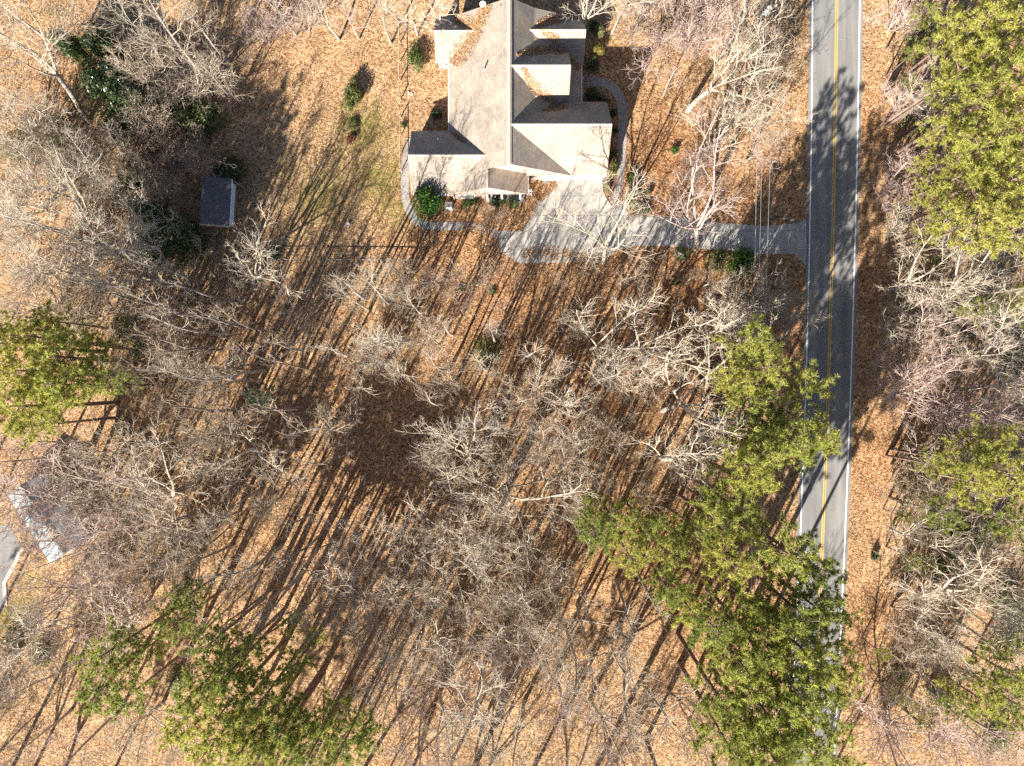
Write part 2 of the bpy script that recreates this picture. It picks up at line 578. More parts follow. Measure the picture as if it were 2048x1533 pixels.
road = tag(strip('road', FL, -.45, FR, .45, -.05, .03, M['asphalt']), kind='structure')
strip('edge_line', FL, -.10, FL, .07, .030, .036, M['line_white'], road)
strip('edge_line', FR, -.07, FR, .10, .030, .036, M['line_white'], road)
strip('centre_line', FY, -.20, FY, -.065, .030, .036, M['line_yellow'], road)
strip('centre_line', FY, .065, FY, .20, .030, .036, M['line_yellow'], road)


# ------------------------------------------------------------------ driveway and walks made of slabs
def clip(poly, x0, x1, y0, y1):
    for ax, lim, sgn in ((0, x0, 1), (0, x1, -1), (1, y0, 1), (1, y1, -1)):
        out = []
        for i in range(len(poly)):
            a, b = poly[i], poly[(i + 1) % len(poly)]
            ia, ib = sgn * (a[ax] - lim) >= 0, sgn * (b[ax] - lim) >= 0
            if ia: out.append(a)
            if ia != ib:
                t = (lim - a[ax]) / (b[ax] - a[ax])
                out.append((a[0] + t * (b[0] - a[0]), a[1] + t * (b[1] - a[1])))
        poly = out
        if len(poly) < 3: return []
    return poly


def area(p):
    return abs(sum(p[i][0] * p[(i + 1) % len(p)][1] - p[(i + 1) % len(p)][0] * p[i][1] for i in range(len(p)))) / 2


DRIVE = [(1086, 356), (1216, 356), (1207, 366), (1207, 388), (1222, 412), (1240, 404), (1262, 432), (1400, 437), (1440, 446), (1530, 452), (1565, 449),
         (1592, 447), (1612, 438), (1613, 532), (1600, 520), (1588, 508), (1510, 508), (1440, 500), (1330, 492), (1262, 492), (1235, 500), (1205, 517),
         (1155, 524), (1040, 527), (998, 501), (998, 463), (1046, 461), (1072, 418), (1083, 380)]
drive = tag(empty('driveway', P(1150, 440)), kind='structure')
drive_w = [tuple(P(*p)[:2]) for p in DRIVE]


def slabs(parent, poly, xs, ys, z1, mat, gap=.02):
    for i in range(len(xs) - 1):
        for j in range(len(ys) - 1):
            c = clip(poly, xs[i] + gap, xs[i + 1] - gap, ys[j] + gap, ys[j + 1] - gap)
            if len(c) >= 3 and area(c) > .15:
                o = prism('concrete_slab', [(p[0] - parent.location.x, p[1] - parent.location.y) for p in c], -.05, z1 + RNG.uniform(-.006, .006), mat, parent)


def pxx(a): return [P(v, CY).x for v in a]
def pyy(a): return sorted(P(CX, v).y for v in a)


slabs(drive, drive_w, pxx([990, 1020, 1060, 1111, 1162, 1213, 1262, 1312, 1362, 1412, 1460, 1500, 1548, 1590, 1616]), pyy([350, 392, 431, 462, 500, 540]), .025, M['concrete'])


def walkway(name, pts, w, mat, step=1.5):
    """a path of slabs along photograph points"""
    pts = [P(*p) for p in pts]
    root = tag(empty(name, pts[0]), kind='structure')
    # smooth resample
    dense = []
    for i in range(len(pts) - 1):
        p0, p1, p2, p3 = pts[max(i - 1, 0)], pts[i], pts[i + 1], pts[min(i + 2, len(pts) - 1)]
        for k in range(24):
            t = k / 24
            dense.append(.5 * ((2 * p1) + (p2 - p0) * t + (2 * p0 - 5 * p1 + 4 * p2 - p3) * t * t + (3 * p1 - p0 - 3 * p2 + p3) * t ** 3))
    dense.append(pts[-1])
    L = [0]
    for a, b in zip(dense, dense[1:]): L.append(L[-1] + (b - a).length)
    n = max(2, int(L[-1] / step))

    def at(s):
        k = min(max(int(np.searchsorted(L, s)), 1), len(L) - 1)
        t = (s - L[k - 1]) / max(1e-6, L[k] - L[k - 1])
        return dense[k - 1].lerp(dense[k], t), (dense[k] - dense[k - 1]).normalized()
    for i in range(n):
        s0, s1 = L[-1] * i / n + .015, L[-1] * (i + 1) / n - .015
        left, right = [], []
        for q in range(4):
            c, d = at(s0 + (s1 - s0) * q / 3)
            nrm = Vector((-d.y, d.x, 0))
            left.append(c + nrm * w / 2 - pts[0]); right.append(c - nrm * w / 2 - pts[0])
        prism('concrete_slab', [(v.x, v.y) for v in left + right[::-1]], -.05, .03 + RNG.uniform(-.005, .005), mat, root)
    return root


walkway('front_walkway', [(1172, 164), (1200, 164), (1226, 176), (1241, 200), (1246, 235), (1244, 280), (1241, 330), (1235, 375), (1226, 414)], 1.25, M['walk'])
walkway('side_walkway', [(822, 276), (813, 310), (810, 360), (813, 405), (832, 440), (862, 452), (905, 452), (950, 454), (996, 470)], 1.1, M['walk'])

# ------------------------------------------------------------------ house
HOUSE = tag(empty('brick_house', (0, 36, 0)), 'large brick house with tan shingled gables and double garage at the driveway head', 'house')
HOFF = -HOUSE.location


def hb(o):
    """child of the house built in world coordinates"""
    if o.parent is HOUSE: o.location = HOFF
    return o


def roof_slope(pts, name='roof', parent=None, t=.16, mat='shingle'):
    """a slab of shingles on a sloping polygon; pts go round the top surface"""
    pts = [Vector(p) for p in pts]
    nrm = Vector((0, 0, 0))
    for i in range(len(pts)):
        nrm += (pts[i] - pts[0]).cross(pts[(i + 1) % len(pts)] - pts[0])
    if nrm.z < 0: pts.reverse()
    nrm = (pts[1] - pts[0]).cross(pts[2] - pts[0]).normalized()
    if nrm.z < 0: nrm = -nrm
    u = Vector((-nrm.y, nrm.x, 0)).normalized() if abs(nrm.z) < .999 else Vector((1, 0, 0))
    v = nrm.cross(u)
    n = len(pts)
    V = pts + [p - Vector((0, 0, t)) for p in pts]
    F = [tuple(range(n)), tuple(range(2 * n - 1, n - 1, -1))]
    for i in range(n):
        j = (i + 1) % n
        F.append((i, n + i, n + j, j))
    me = mesh_from(name, V, F)
    uvl = me.uv_layers.new(name='UVMap')
    for lp in me.loops:
        p = V[lp.vertex_index]
        uvl.data[lp.index].uv = (p.dot(u), p.dot(v))
    o = link(name, me, parent or HOUSE, M[mat])
    return hb(o)


def ridge(p0, p1, w=.17, parent=None):
    """cap shingles folded over a ridge, with joints"""
    p0, p1 = Vector(p0), Vector(p1)
    d = (p1 - p0); L = d.length; d.normalize()
    s = Vector((-d.y, d.x, 0)).normalized()
    V, F = [], []
    n = max(1, int(L / .45))
    for i in range(n):
        a, b = p0 + d * (L * i / n), p0 + d * (L * (i + 1) / n - .015)
        up = Vector((0, 0, .07 + .012 * (i % 2)))
        k = len(V)
        V += [a + s * w - Vector((0, 0, .07)), a + up, a - s * w - Vector((0, 0, .07)), b + s * w - Vector((0, 0, .07)), b + up, b - s * w - Vector((0, 0, .07))]
        F += [(k, k + 3, k + 4, k + 1), (k + 1, k + 4, k + 5, k + 2), (k, k + 1, k + 2), (k + 3, k + 5, k + 4)]
    o = link('ridge_cap', mesh_from('ridge_cap', V, F), parent or HOUSE, M['ridge'])
    return hb(o)


M['ridge'] = noisy('ridge_shingle', (.38, .32, .27), (.52, .44, .37), 6, .9)

XR, ZR = -.3, 8.0               # main ridge
YS, YN = 27.3, 48.1
# main roof, west side, one pitch down to the eave
roof_slope([(XR, YS, ZR), (XR, YN, ZR), (-8.3, YN, 3.05), (-8.3, YS, 3.05)])
# main roof, east side: steep upper pitch, flatter lower pitch that runs out over the front porch
XK, ZK = 2.9, 5.5
roof_slope([(XR, YS, ZR), (XR, 32.3, ZR), (7.6, 32.3, 3.2), (7.6, YS, 3.2)])
roof_slope([(XR, 32.31, ZR), (XR, YN, ZR), (XK, YN, ZK), (XK, 32.31, ZK)])
roof_slope([(XK, 32.31, ZK), (XK, YN, ZK), (7.6, YN, 3.45), (7.6, 32.31, 3.45)])
roof_slope([(7.6, 36.4, 3.45), (7.6, 42.4, 3.45), (9.15, 42.4, 2.85), (9.15, 36.4, 2.85)])
ridge((XR, YS, ZR), (XR, YN, ZR), .26)


def gable_x(xw, xe, y, zr, half, ze, halfn=None):
    """gable with its ridge along x"""
    hn = halfn or half
    roof_slope([(xw, y, zr), (xe, y, zr), (xe, y - half, ze), (xw, y - half, ze)])
    roof_slope([(xw, y, zr), (xe, y, zr), (xe, y + hn, ze), (xw, y + hn, ze)])
    ridge((xw, y, zr), (xe, y, zr))


gable_x(1.6, 9.45, 45.06, 5.95, 3.1, 3.0, 2.8)       # small front gable
gable_x(-.2, 7.35, 39.65, 7.95, 3.25, 4.5)           # tall middle gable
gable_x(-.2, 12.5, 32.3, 7.95, 4.95, 3.0, 4.75)      # garage gable
gable_x(-10.05, -3.4, 45.35, 5.15, 2.95, 3.0)        # rear wing
gable_x(-13.25, -3.1, 29.05, 6.06, 4.15, 3.0)        # side wing
# porch gable with its ridge along y
roof_slope([(-3.1, 24.9, 6.06), (-3.1, 29.3, 6.06), (2.05, 29.3, 3.0), (2.05, 24.9, 3.0)])
roof_slope([(-3.1, 24.9, 6.06), (-3.1, 29.3, 6.06), (-8.25, 29.3, 3.0), (-8.25, 24.9, 3.0)])
ridge((-3.1, 24.9, 6.06), (-3.1, 27.2, 6.06))


def wall(pts, y0, y1, mat='brick'):
    """wall whose outline (x, z) is pushed from y0 to y1"""
    n = len(pts)
    V = [(p[0], y0, p[1]) for p in pts] + [(p[0], y1, p[1]) for p in pts]
    F = [tuple(range(n)), tuple(range(2 * n - 1, n - 1, -1))] + [(i, n + i, n + (i + 1) % n, (i + 1) % n) for i in range(n)]
    me = mesh_from('wall', V, F)
    bm = bmesh.new(); bm.from_mesh(me); bmesh.ops.recalc_face_normals(bm, faces=bm.faces); bm.to_mesh(me); bm.free()
    return hb(link('wall', me, HOUSE, M[mat]))


def hbox(name, *a, mat='white', parent=None, bevel=0.0):
    o = box(name, *a, M[mat], parent or HOUSE, bevel)
    return hb(o)


ROOFGAP = .22
# main south gable wall above the garage court, and the rest of the shell
wall([(-8, 0), (7.4, 0), (7.4, 3.1), (XR, ZR - ROOFGAP), (-8, 3.0)], 27.6, 27.85)
wall([(-8, 0), (7.4, 0), (7.4, 3.2), (XK, ZK - ROOFGAP), (XR, ZR - ROOFGAP), (-8, 3.0)], 47.6, 47.85)
hbox('wall', -8.0, -7.75, 27.9, 47.5, 0, 2.95, mat='brick')
hbox('wall', 7.2, 7.4, 33.0, 47.5, 0, 3.2, mat='brick')
# garage
wall([(7.45, 0), (12.05, 0), (12.05, 2.75), (7.45, 2.75)], 27.7, 27.9)
wall([(12.1, 0), (12.3, 0), (12.3, 2.8), (12.1, 2.8)], 27.7, 36.8)
wall([(7.45, 0), (12.05, 0), (12.05, 2.75), (7.45, 2.75)], 36.6, 36.8)
hbox('wall', 12.1, 12.3, 31.0, 33.6, 2.85, 6.3, mat='brick')
# middle and small front gable ends
hbox('wall', 6.95, 7.1, 36.9, 42.4, 3.0, 4.4, mat='trim')
hbox('wall', 6.95, 7.1, 38.2, 41.1, 4.45, 6.1, mat='trim')
hbox('wall', 9.0, 9.2, 42.3, 47.5, 0, 2.9, mat='brick')
hbox('wall', 7.45, 8.95, 42.3, 42.5, 0, 2.9, mat='brick')
# rear wing
hbox('wall', -9.8, -7.0, 42.75, 42.95, 0, 2.9, mat='brick')
hbox('wall', -9.8, -9.6, 43.0, 48.0, 0, 2.9, mat='brick')
# side wing
hbox('wall', -12.9, -7.9, 25.3, 25.5, 0, 2.85, mat='brick')
hbox('wall', -12.9, -12.7, 25.6, 32.8, 0, 2.85, mat='brick')
hbox('wall', -12.9, -8.1, 32.85, 33.0, 0, 2.85, mat='brick')
hbox('wall', -12.9, -12.75, 27.6, 30.5, 2.9, 4.7, mat='brick')
# front wall of the porch gable: brick bay on its west half, open porch on its east half
wall([(-7.7, 0), (-3.5, 0), (-3.5, 2.45), (1.65, 2.45), (1.65, 3.0), (-3.1, 5.8), (-7.7, 3.1)], 25.02, 25.2)
hbox('wall', 1.5, 1.65, 26.9, 27.55, 0, 2.8, mat='brick')
hbox('porch_floor', -3.45, 1.7, 24.6, 27.55, 0, .28, mat='walk')
for x in (-3.3, -1.35, 1.1):
    c = hbox('porch_post', x - .13, x + .13, 24.75, 25.0, .29, 2.43, mat='white')
hbox('porch_screen', -3.4, 1.45, 26.6, 26.66, .29, 2.4, mat='screen')


def window(x0, x1, y, z0, z1, panes=1, out=.06, sunny=True):
    """window in a south wall whose face stands at y"""
    f = hbox('window_frame', x0, x1, y - out, y, z0, z1, mat='white')
    w = (x1 - x0)
    for k in range(panes):
        a, b = x0 + .08 + k * (w - .08) / panes, x0 + (k + 1) * (w - .08) / panes
        p = box('pane', a, b, y - out - .012, y - out - .002, z0 + .09, z1 - .09, M['glass'], f)
        box('sash_bar', a, b, y - out - .03, y - out - .013, (z0 + z1) / 2 - .025, (z0 + z1) / 2 + .025, M['white'], f)
    box('sill', x0 - .06, x1 + .06, y - out - .12, y - .003, z0 - .07, z0 - .003, M['trim'], f)
    return f


window(-7.05, -5.0, 25.02, .85, 2.15, 2)
window(-9.2, -8.35, 42.75, 1.0, 2.2, 1)
window(2.2, 2.85, 27.6, 1.5, 2.3, 1)
window(-11.9, -10.9, 25.3, .9, 2.1, 1)


def garage_door(x0, x1, y, h):
    d = hbox('garage_door', x0, x1, y - .05, y - .003, .05, h, mat='white')
    n = 4
    for k in range(n):
        z0 = .08 + k * (h - .1) / n
        for j in range(4):
            a = x0 + .08 + j * (x1 - x0 - .08) / 4
            box('door_panel', a, a + (x1 - x0) / 4 - .12, y - .075, y - .052, z0 + .06, z0 + (h - .1) / n - .06, M['white'], d)
    for xa, xb, za, zb in ((x0 - .14, x0 - .01, .04, h + .14), (x1 + .01, x1 + .14, .04, h + .14), (x0, x1, h + .01, h + .14)):
        box('trim', xa, xb, y - .09, y - .004, za, zb, M['trim'], d)
    return d


garage_door(4.15, 6.85, 27.6, 2.3)
garage_door(7.75, 11.8, 27.7, 2.3)
# fascia, gutters, downspouts
hbox('gutter', -8.42, -8.31, 33.3, 42.3, 2.86, 2.98, mat='white')
hbox('gutter', 7.7, 12.5, 27.22, 27.33, 2.80, 2.93, mat='white')
hbox('gutter', -10.1, -8.4, 42.27, 42.38, 2.80, 2.93, mat='white')
hbox('gutter', 9.16, 9.27, 36.5, 42.2, 2.66, 2.79, mat='white')
hbox('gutter', 2.06, 2.16, 24.95, 27.5, 2.80, 2.92, mat='white')
hbox('gutter', -13.1, -8.3, 24.76, 24.88, 2.80, 2.92, mat='white')
hbox('downspout', -9.72, -9.62, 42.55, 42.65, .05, 2.75, mat='white')
hbox('downspout', -7.85, -7.72, 24.85, 24.97, .05, 2.72, mat='white')
hbox('downspout', 7.12, 7.24, 27.45, 27.55, .05, 2.9, mat='white')
# plumbing vents on the west slope
def zwest(x): return ZR + (x - XR) * (ZR - 3.05) / (8.3 + XR)
for (px, py, hh, r) in ((968, 137, .95, .11), (1000, 22, .35, .05), (873, 270, .2, .06), (1003, 306, .25, .05)):
    p = P(px, py, 6.3)
    z = zwest(p.x) if py != 270 else 4.6
    v = tube('vent_pipe', [(p.x, p.y, z - .1), (p.x, p.y, z + hh)], r, M['metal'], HOUSE, 10)
    hb(v)
    box('flashing', p.x - .22, p.x + .22, p.y - .22, p.y + .22, z - .02, z + .04, M['metal'], v) if r > .1 else None

# white dish on the rear rake
dish = tag(empty('satellite_dish', P(966, 14, 5.6)), 'small round white satellite dish fixed at the rear edge of the tan roof', 'satellite dish')
def make_dish():
    V, F = [Vector((0, 0, 0))], []
    for i in range(1, 5):
        for j in range(20):
            r = .40 * i / 4; a = 2 * math.pi * j / 20
            V.append(Vector((r * math.cos(a), r * math.sin(a) * .92, .55 * r * r)))
    for j in range(20): F.append((0, 1 + j, 1 + (j + 1) % 20))
    for i in range(3):
        for j in range(20):
            a = 1 + i * 20 + j; b = 1 + i * 20 + (j + 1) % 20
            F.append((a, a + 20, b + 20, b))
    R = Matrix.Rotation(math.radians(48), 4, 'X') @ Matrix.Rotation(math.radians(20), 4, 'Z')
    V = [R @ v + Vector((0, 0, .75)) for v in V]
    link('reflector', mesh_from('reflector', V, F, True), dish, M['white'])
    tube('mast', [(0, .25, -.4), (0, .2, .35), (0, .08, .7)], .03, M['metal'], dish, 8)
    tube('feed_arm', [(0, 0, .7), (.05, -.42, .72)], .018, M['metal'], dish, 6)
    box('receiver', 0, .1, -.5, -.4, .68, .78, M['dark_metal'], dish)
make_dish()


# ------------------------------------------------------------------ small things round the house
def rocking_chair(name, label, loc, rz):
    r = tag(empty(name, loc, rz), label, 'chair', 'white slatted chairs outside the house')
    for k in range(6):
        box('seat_slat', -.26 + k * .09, -.20 + k * .09, -.26, .26, .42, .445, M['white'], r)
    for k in range(5):
        box('back_slat', -.30, -.275, -.24 + k * .11, -.18 + k * .11, .45, 1.1, M['white'], r)
    for sx in (-.29, .27):
        for sy in (-.28, .26):
            box('leg', sx, sx + .05, sy, sy + .05, .06, .6 if sx > 0 else 1.12, M['white'], r)
    for sy in (-.30, .25):
        box('armrest', -.25, .33, sy, sy + .08, .605, .635, M['white'], r)
        box('rocker', -.45, .42, sy + .02, sy + .06, .02, .058, M['white'], r)
    box('top_rail', -.30, -.27, -.225, .255, 1.12, 1.2, M['white'], r)
    return r


rocking_chair('rocking_chair', 'white slatted rocking chair on the front porch, farther from the garage', (9.35, 41.1, .03), math.radians(170))
rocking_chair('rocking_chair', 'white slatted rocking chair on the front porch beside the garage gable', (9.35, 39.1, .03), math.radians(172))
rocking_chair('rocking_chair', 'white slatted chair at the corner of the open porch by the driveway', (2.35, 25.8, .03), math.radians(175))
box_porch = tag(prism('porch_slab', [(7.45, 36.9), (9.6, 36.9), (9.6, 42.2), (7.45, 42.2)], 0, .02, M['walk']), kind='structure')

def porch_set():
    b = tag(empty('porch_bench', (-.2, 25.7, .29)), 'grey cushioned bench inside the open porch of the brick house', 'bench')
    box('seat', -.75, .75, -.3, .3, .32, .46, M['furn'], b)
    box('backrest', -.75, .75, .24, .34, .47, .9, M['furn'], b)
    for sx in (-.72, .66):
        for sy in (-.28, .22): box('leg', sx, sx + .06, sy, sy + .06, 0, .31, M['wood_grey'], b)
    t = tag(empty('porch_table', (-2.5, 25.6, .29)), 'small white table inside the open porch beside a post', 'table')
    box('tabletop', -.4, .4, -.35, .35, .68, .72, M['white'], t)
    for sx in (-.36, .30):
        for sy in (-.31, .25): box('leg', sx, sx + .06, sy, sy + .06, 0, .675, M['white'], t)
porch_set()

p = P(897, 410, .9)
hp = tag(empty('heat_pump', (p.x, p.y, .0)), 'pale grey heat pump unit on the ground beside the bright green tree', 'heat pump')
box('pad', -.55, .55, -.55, .55, 0, .10, M['concrete'], hp)
box('cabinet', -.42, .42, -.42, .42, .102, .95, M['unit'], hp, .03)
def fan_grille():
    V, F = [], []
    for r in (.12, .2, .28, .35):
        ring = [Vector((r * math.cos(a), r * math.sin(a), .97)) for a in np.linspace(0, 2 * math.pi, 21)]
        tube_vf(ring, [.012] * 21, 4, V, F)
    link('grille', mesh_from('grille', V, F), hp, M['dark_metal'])
    for k in range(4):
        box('fan_guard_bar', -.37, .37, -.012, .012, .955, .965, M['dark_metal'], hp).rotation_euler = (0, 0, k * math.pi / 4)
fan_grille()


def pipe_cap(label, px, py, h, r, mat, cat='pipe', name='capped_pipe', group=None):
    e = tag(empty(name, P(px, py)), label, cat, group)
    tube('pipe', [(0, 0, 0), (0, 0, h - .05)], r, M[mat], e, 12)
    tube('cap', [(0, 0, h - .05), (0, 0, h + .03)], r * 1.18, M[mat], e, 12)
    return e


pipe_cap('short grey capped pipe standing alone on the leafy lawn', 697, 450, .42, .20, 'unit')
pipe_cap('small white capped pipe by the rear fence, the one closer to the fence', 817, 187, .18, .13, 'white')
pipe_cap('small white capped pipe by the rear fence, the one closer to the house', 824, 189, .14, .10, 'white')
pipe_cap('tiny white capped pipe at the tip of the mulch island beside the driveway', 1218, 396, .16, .10, 'white')

lp = tag(empty('yard_light', P(1368, 359)), 'small white yard light in the dark leaves between house and road', 'lamp')
tube('post', [(0, 0, 0), (0, 0, 1.0)], .04, M['dark_metal'], lp, 8)
box('lantern', -.1, .1, -.1, .1, 1.0, 1.22, M['white'], lp, .02)
tube('lantern_roof', [(0, 0, 1.22), (0, 0, 1.34)], .16, M['white'], lp, 4, .02)

mb = tag(empty('mailbox', P(1577, 444)), 'white mailbox on a post where the driveway meets the road', 'mailbox')
box('post', -.05, .05, -.05, .05, 0, 1.1, M['wood_grey'], mb)
def mailbox_body():
    V, F = [], []
    sec = [(-.1, 1.1), (.1, 1.1), (.1, 1.22)] + [(.1 * math.cos(a), 1.22 + .1 * math.sin(a)) for a in np.linspace(.3, math.pi - .3, 6)] + [(-.1, 1.22)]
    n = len(sec)
    V = [(-.28, s[0], s[1]) for s in sec] + [(.28, s[0], s[1]) for s in sec]
    F = [tuple(range(n)), tuple(range(2 * n - 1, n - 1, -1))] + [(i, n + i, n + (i + 1) % n, (i + 1) % n) for i in range(n)]
    link('box', mesh_from('box', V, F), mb, M['white'])
    box('flag', 0, .12, .11, .125, 1.2, 1.36, M['leaf_red'], mb)
mailbox_body()
tag(box('newspaper_tube', P(1570, 437).x - .25, P(1570, 437).x + .2, P(1570, 437).y - .06, P(1570, 437).y + .06, .01, .13, M['white'], None, .03),
    'white tube lying in the leaves just uphill of the mailbox', 'tube')

mul = tag(prism('mulch_bed', [tuple(P(*q)[:2]) for q in [(1206, 366), (1224, 352), (1228, 300), (1236, 300), (1234, 360), (1222, 408), (1208, 386)]], -.03, .05, M['mulch']), kind='structure')
def edging():
    pts = [P(x, y, 0) for x, y in [(1205, 362), (1205, 380), (1210, 394), (1219, 408), (1223, 412)]]
    V, F = [], []
    tube_vf([q + Vector((0, 0, .05)) for q in pts], [.09] * 5, 6, V, F, True)
    tag(link('bed_edging', mesh_from('bed_edging', V, F), None, M['wood_tan']), 'curved tan edging round the mulch island beside the driveway', 'edging')
edging()


# ------------------------------------------------------------------ fences
def wire_fence(label, pts, name='wire_fence', h=1.25, rail=True, step=2.6, mat='wood_grey'):
    W = [P(*q) for q in pts]
    root = tag(empty(name, W[0]), label, 'fence')
    for a, b in zip(W, W[1:]):
        a, b = a - W[0], b - W[0]
        n = max(1, round((b - a).length / step))
        for i in range(n + 1):
            if i == 0 and a.length > 0: continue
            c = a.lerp(b, i / n)
            o = tube('post', [c, c + Vector((0, 0, h + .06))], .075, M[mat], root, 7)
            if i < n:
                d = a.lerp(b, (i + 1) / n)
                up = Vector((0, 0, h - .05))
                if rail: tube('rail', [c + up, d + up + Vector((0, 0, RNG.uniform(-.03, .03)))], .055, M[mat], root, 5)
                for z in (.25, .5, .75, 1.0):
                    tube('wire', [c + Vector((0, 0, z)), d + Vector((0, 0, z))], .008, M['dark_metal'], root, 3)
    return root


wire_fence('post and wire fence with pale top rail between the lawn and the leafy field', [(540, 522), (600, 522), (845, 523)])
wire_fence('post and wire fence running along the lawn side of the house', [(800, 48), (801, 200), (803, 342)], mat='wood_tan')
wire_fence('thin grey wire fence between the side walkway and the field corner', [(843, 452), (845, 516)], mat='wood_dark')


# ------------------------------------------------------------------ playhouse shed on stilts
SH = P(430, 400, 3.6)
shed = tag(empty('raised_shed', (SH.x, SH.y, 0), math.radians(-3)), 'raised grey shed with dark roof, railed deck and wooden steps under the trees', 'shed')
def build_shed():
    w, l = 1.75, 2.95
    for sx in (-w + .1, w - .2):
        for sy in (-l + .1, 0, l - .2, l + 1.5):
            box('stilt', sx, sx + .12, sy, sy + .12, 0, 1.0, M['wood_grey'], shed)
    # deck boards north of the room and under it
    n = 12
    for k in range(n):
        box('deck_board', -w, w, l + .0 + k * .15, l + .14 + k * .15, 1.0, 1.05, M['wood_dark'], shed)
    box('floor', -w, w, -l, l - .01, 1.0, 1.06, M['wood_grey'], shed)
    for nm, x0, x1, y0, y1, z1 in (('wall', w - .3, w - .22, -l + .1, l - .1, 2.72), ('wall', -w + .2, -w + .28, -l + .1, l - .1, 3.3)):
        box(nm, x0, x1, y0, y1, 1.07, z1, M['shed_wall'], shed)
    for y in (-l + .1, l - .18):
        V = [(-w + .29, y, 1.07), (w - .31, y, 1.07), (w - .31, y, 2.7), (-w + .29, y, 3.25)]
        V += [(v[0], y + .07, v[2]) for v in V]
        link('wall', mesh_from('wall', V, [(0, 1, 2, 3), (7, 6, 5, 4), (0, 4, 5, 1), (1, 5, 6, 2), (2, 6, 7, 3), (3, 7, 4, 0)]), shed, M['shed_wall'])
    box('door', -.5, .35, -l + .05, -l + .095, 1.1, 2.6, M['wood_grey'], shed)
    # mono-pitch roof of overlapping sheets
    for k in range(4):
        y0, y1 = -l - .15 + k * (2 * l + .3) / 4, -l - .15 + (k + 1) * (2 * l + .3) / 4 - .006
        V = [(-w - .1, y0, 3.46), (w + .0, y0, 2.86), (w + .0, y1, 2.86), (-w - .1, y1, 3.46)]
        V += [(v[0], v[1], v[2] - .07) for v in V]
        link('roof', mesh_from('roof', V, [(0, 1, 2, 3), (7, 6, 5, 4), (0, 4, 5, 1), (1, 5, 6, 2), (2, 6, 7, 3), (3, 7, 4, 0)]), shed, M['shed_roof'])
    box('fascia', w + .01, w + .07, -l - .15, l + .1, 2.62, 2.9, M['shed_wall'], shed)
    box('gutter_board', w + .075, w + .40, -l - .12, l - .6, 2.56, 2.60, M['shed_wall'], shed)
    V = [(-w - .1, -l - .20, 3.25), (w, -l - .20, 2.66), (w, -l - .20, 2.93), (-w - .1, -l - .20, 3.52)]
    V += [(v[0], v[1] - .22, v[2]) for v in V]
    link('fascia', mesh_from('fascia', V, [(3, 2, 1, 0), (4, 5, 6, 7), (0, 1, 5, 4), (1, 2, 6, 5), (2, 3, 7, 6), (3, 0, 4, 7)]), shed, M['wood_tan'])
    # railing round the deck
    y1 = l + 1.75
    for sx, sy in ((-w, y1), (-w / 3, y1), (w / 3, y1), (w - .05, y1), (w - .05, l + .9), (w - .05, l + .15), (-w, l + .9)):
        box('rail_post', sx, sx + .07, sy - .07, sy, 1.06, 2.0, M['wood_grey'], shed)
    box('handrail', -w - .05, w + .07, y1 - .09, y1 + .03, 2.0, 2.05, M['wood_tan'], shed)
    box('handrail', w - .06, w + .06, l + .1, y1 - .10, 2.0, 2.05, M['wood_tan'], shed)
    box('handrail', -w - .05, -w + .07, y1 + .04, y1 + 1.6, 2.0, 2.05, M['wood_tan'], shed)
    tube('handrail', [(w, l + .1, 2.0), (w + .9, l - .6, 1.1)], .04, M['wood_tan'], shed, 6)
    # steps running down from the door
    for k in range(11):
        z = 1.0 - k * .085
        y = -l - .5 - k * .30
        o = box('step', -1.45 - .03 * k, -.75 - .03 * k, y - .14, y, z - .05, z, M['wood_grey'], shed)
    for sx in (-1.50, -.70):
        tube('stringer', [(sx, -l - .3, .9), (sx - .33, -l - 3.7, .05)], .05, M['wood_dark'], shed, 4)
build_shed()
st = P(446, 343)
bn = tag(empty('blue_barrel', (st.x, st.y, 1.06), .4), 'pale blue barrel standing on the railed deck of the raised shed', 'barrel')
tube('barrel', [(0, 0, 0), (0, 0, .3), (0, 0, .6), (0, 0, .8)], .30, M['blue_roof'], bn, 14)
tube('lid', [(0, 0, .80), (0, 0, .84)], .31, M['dark_metal'], bn, 14)

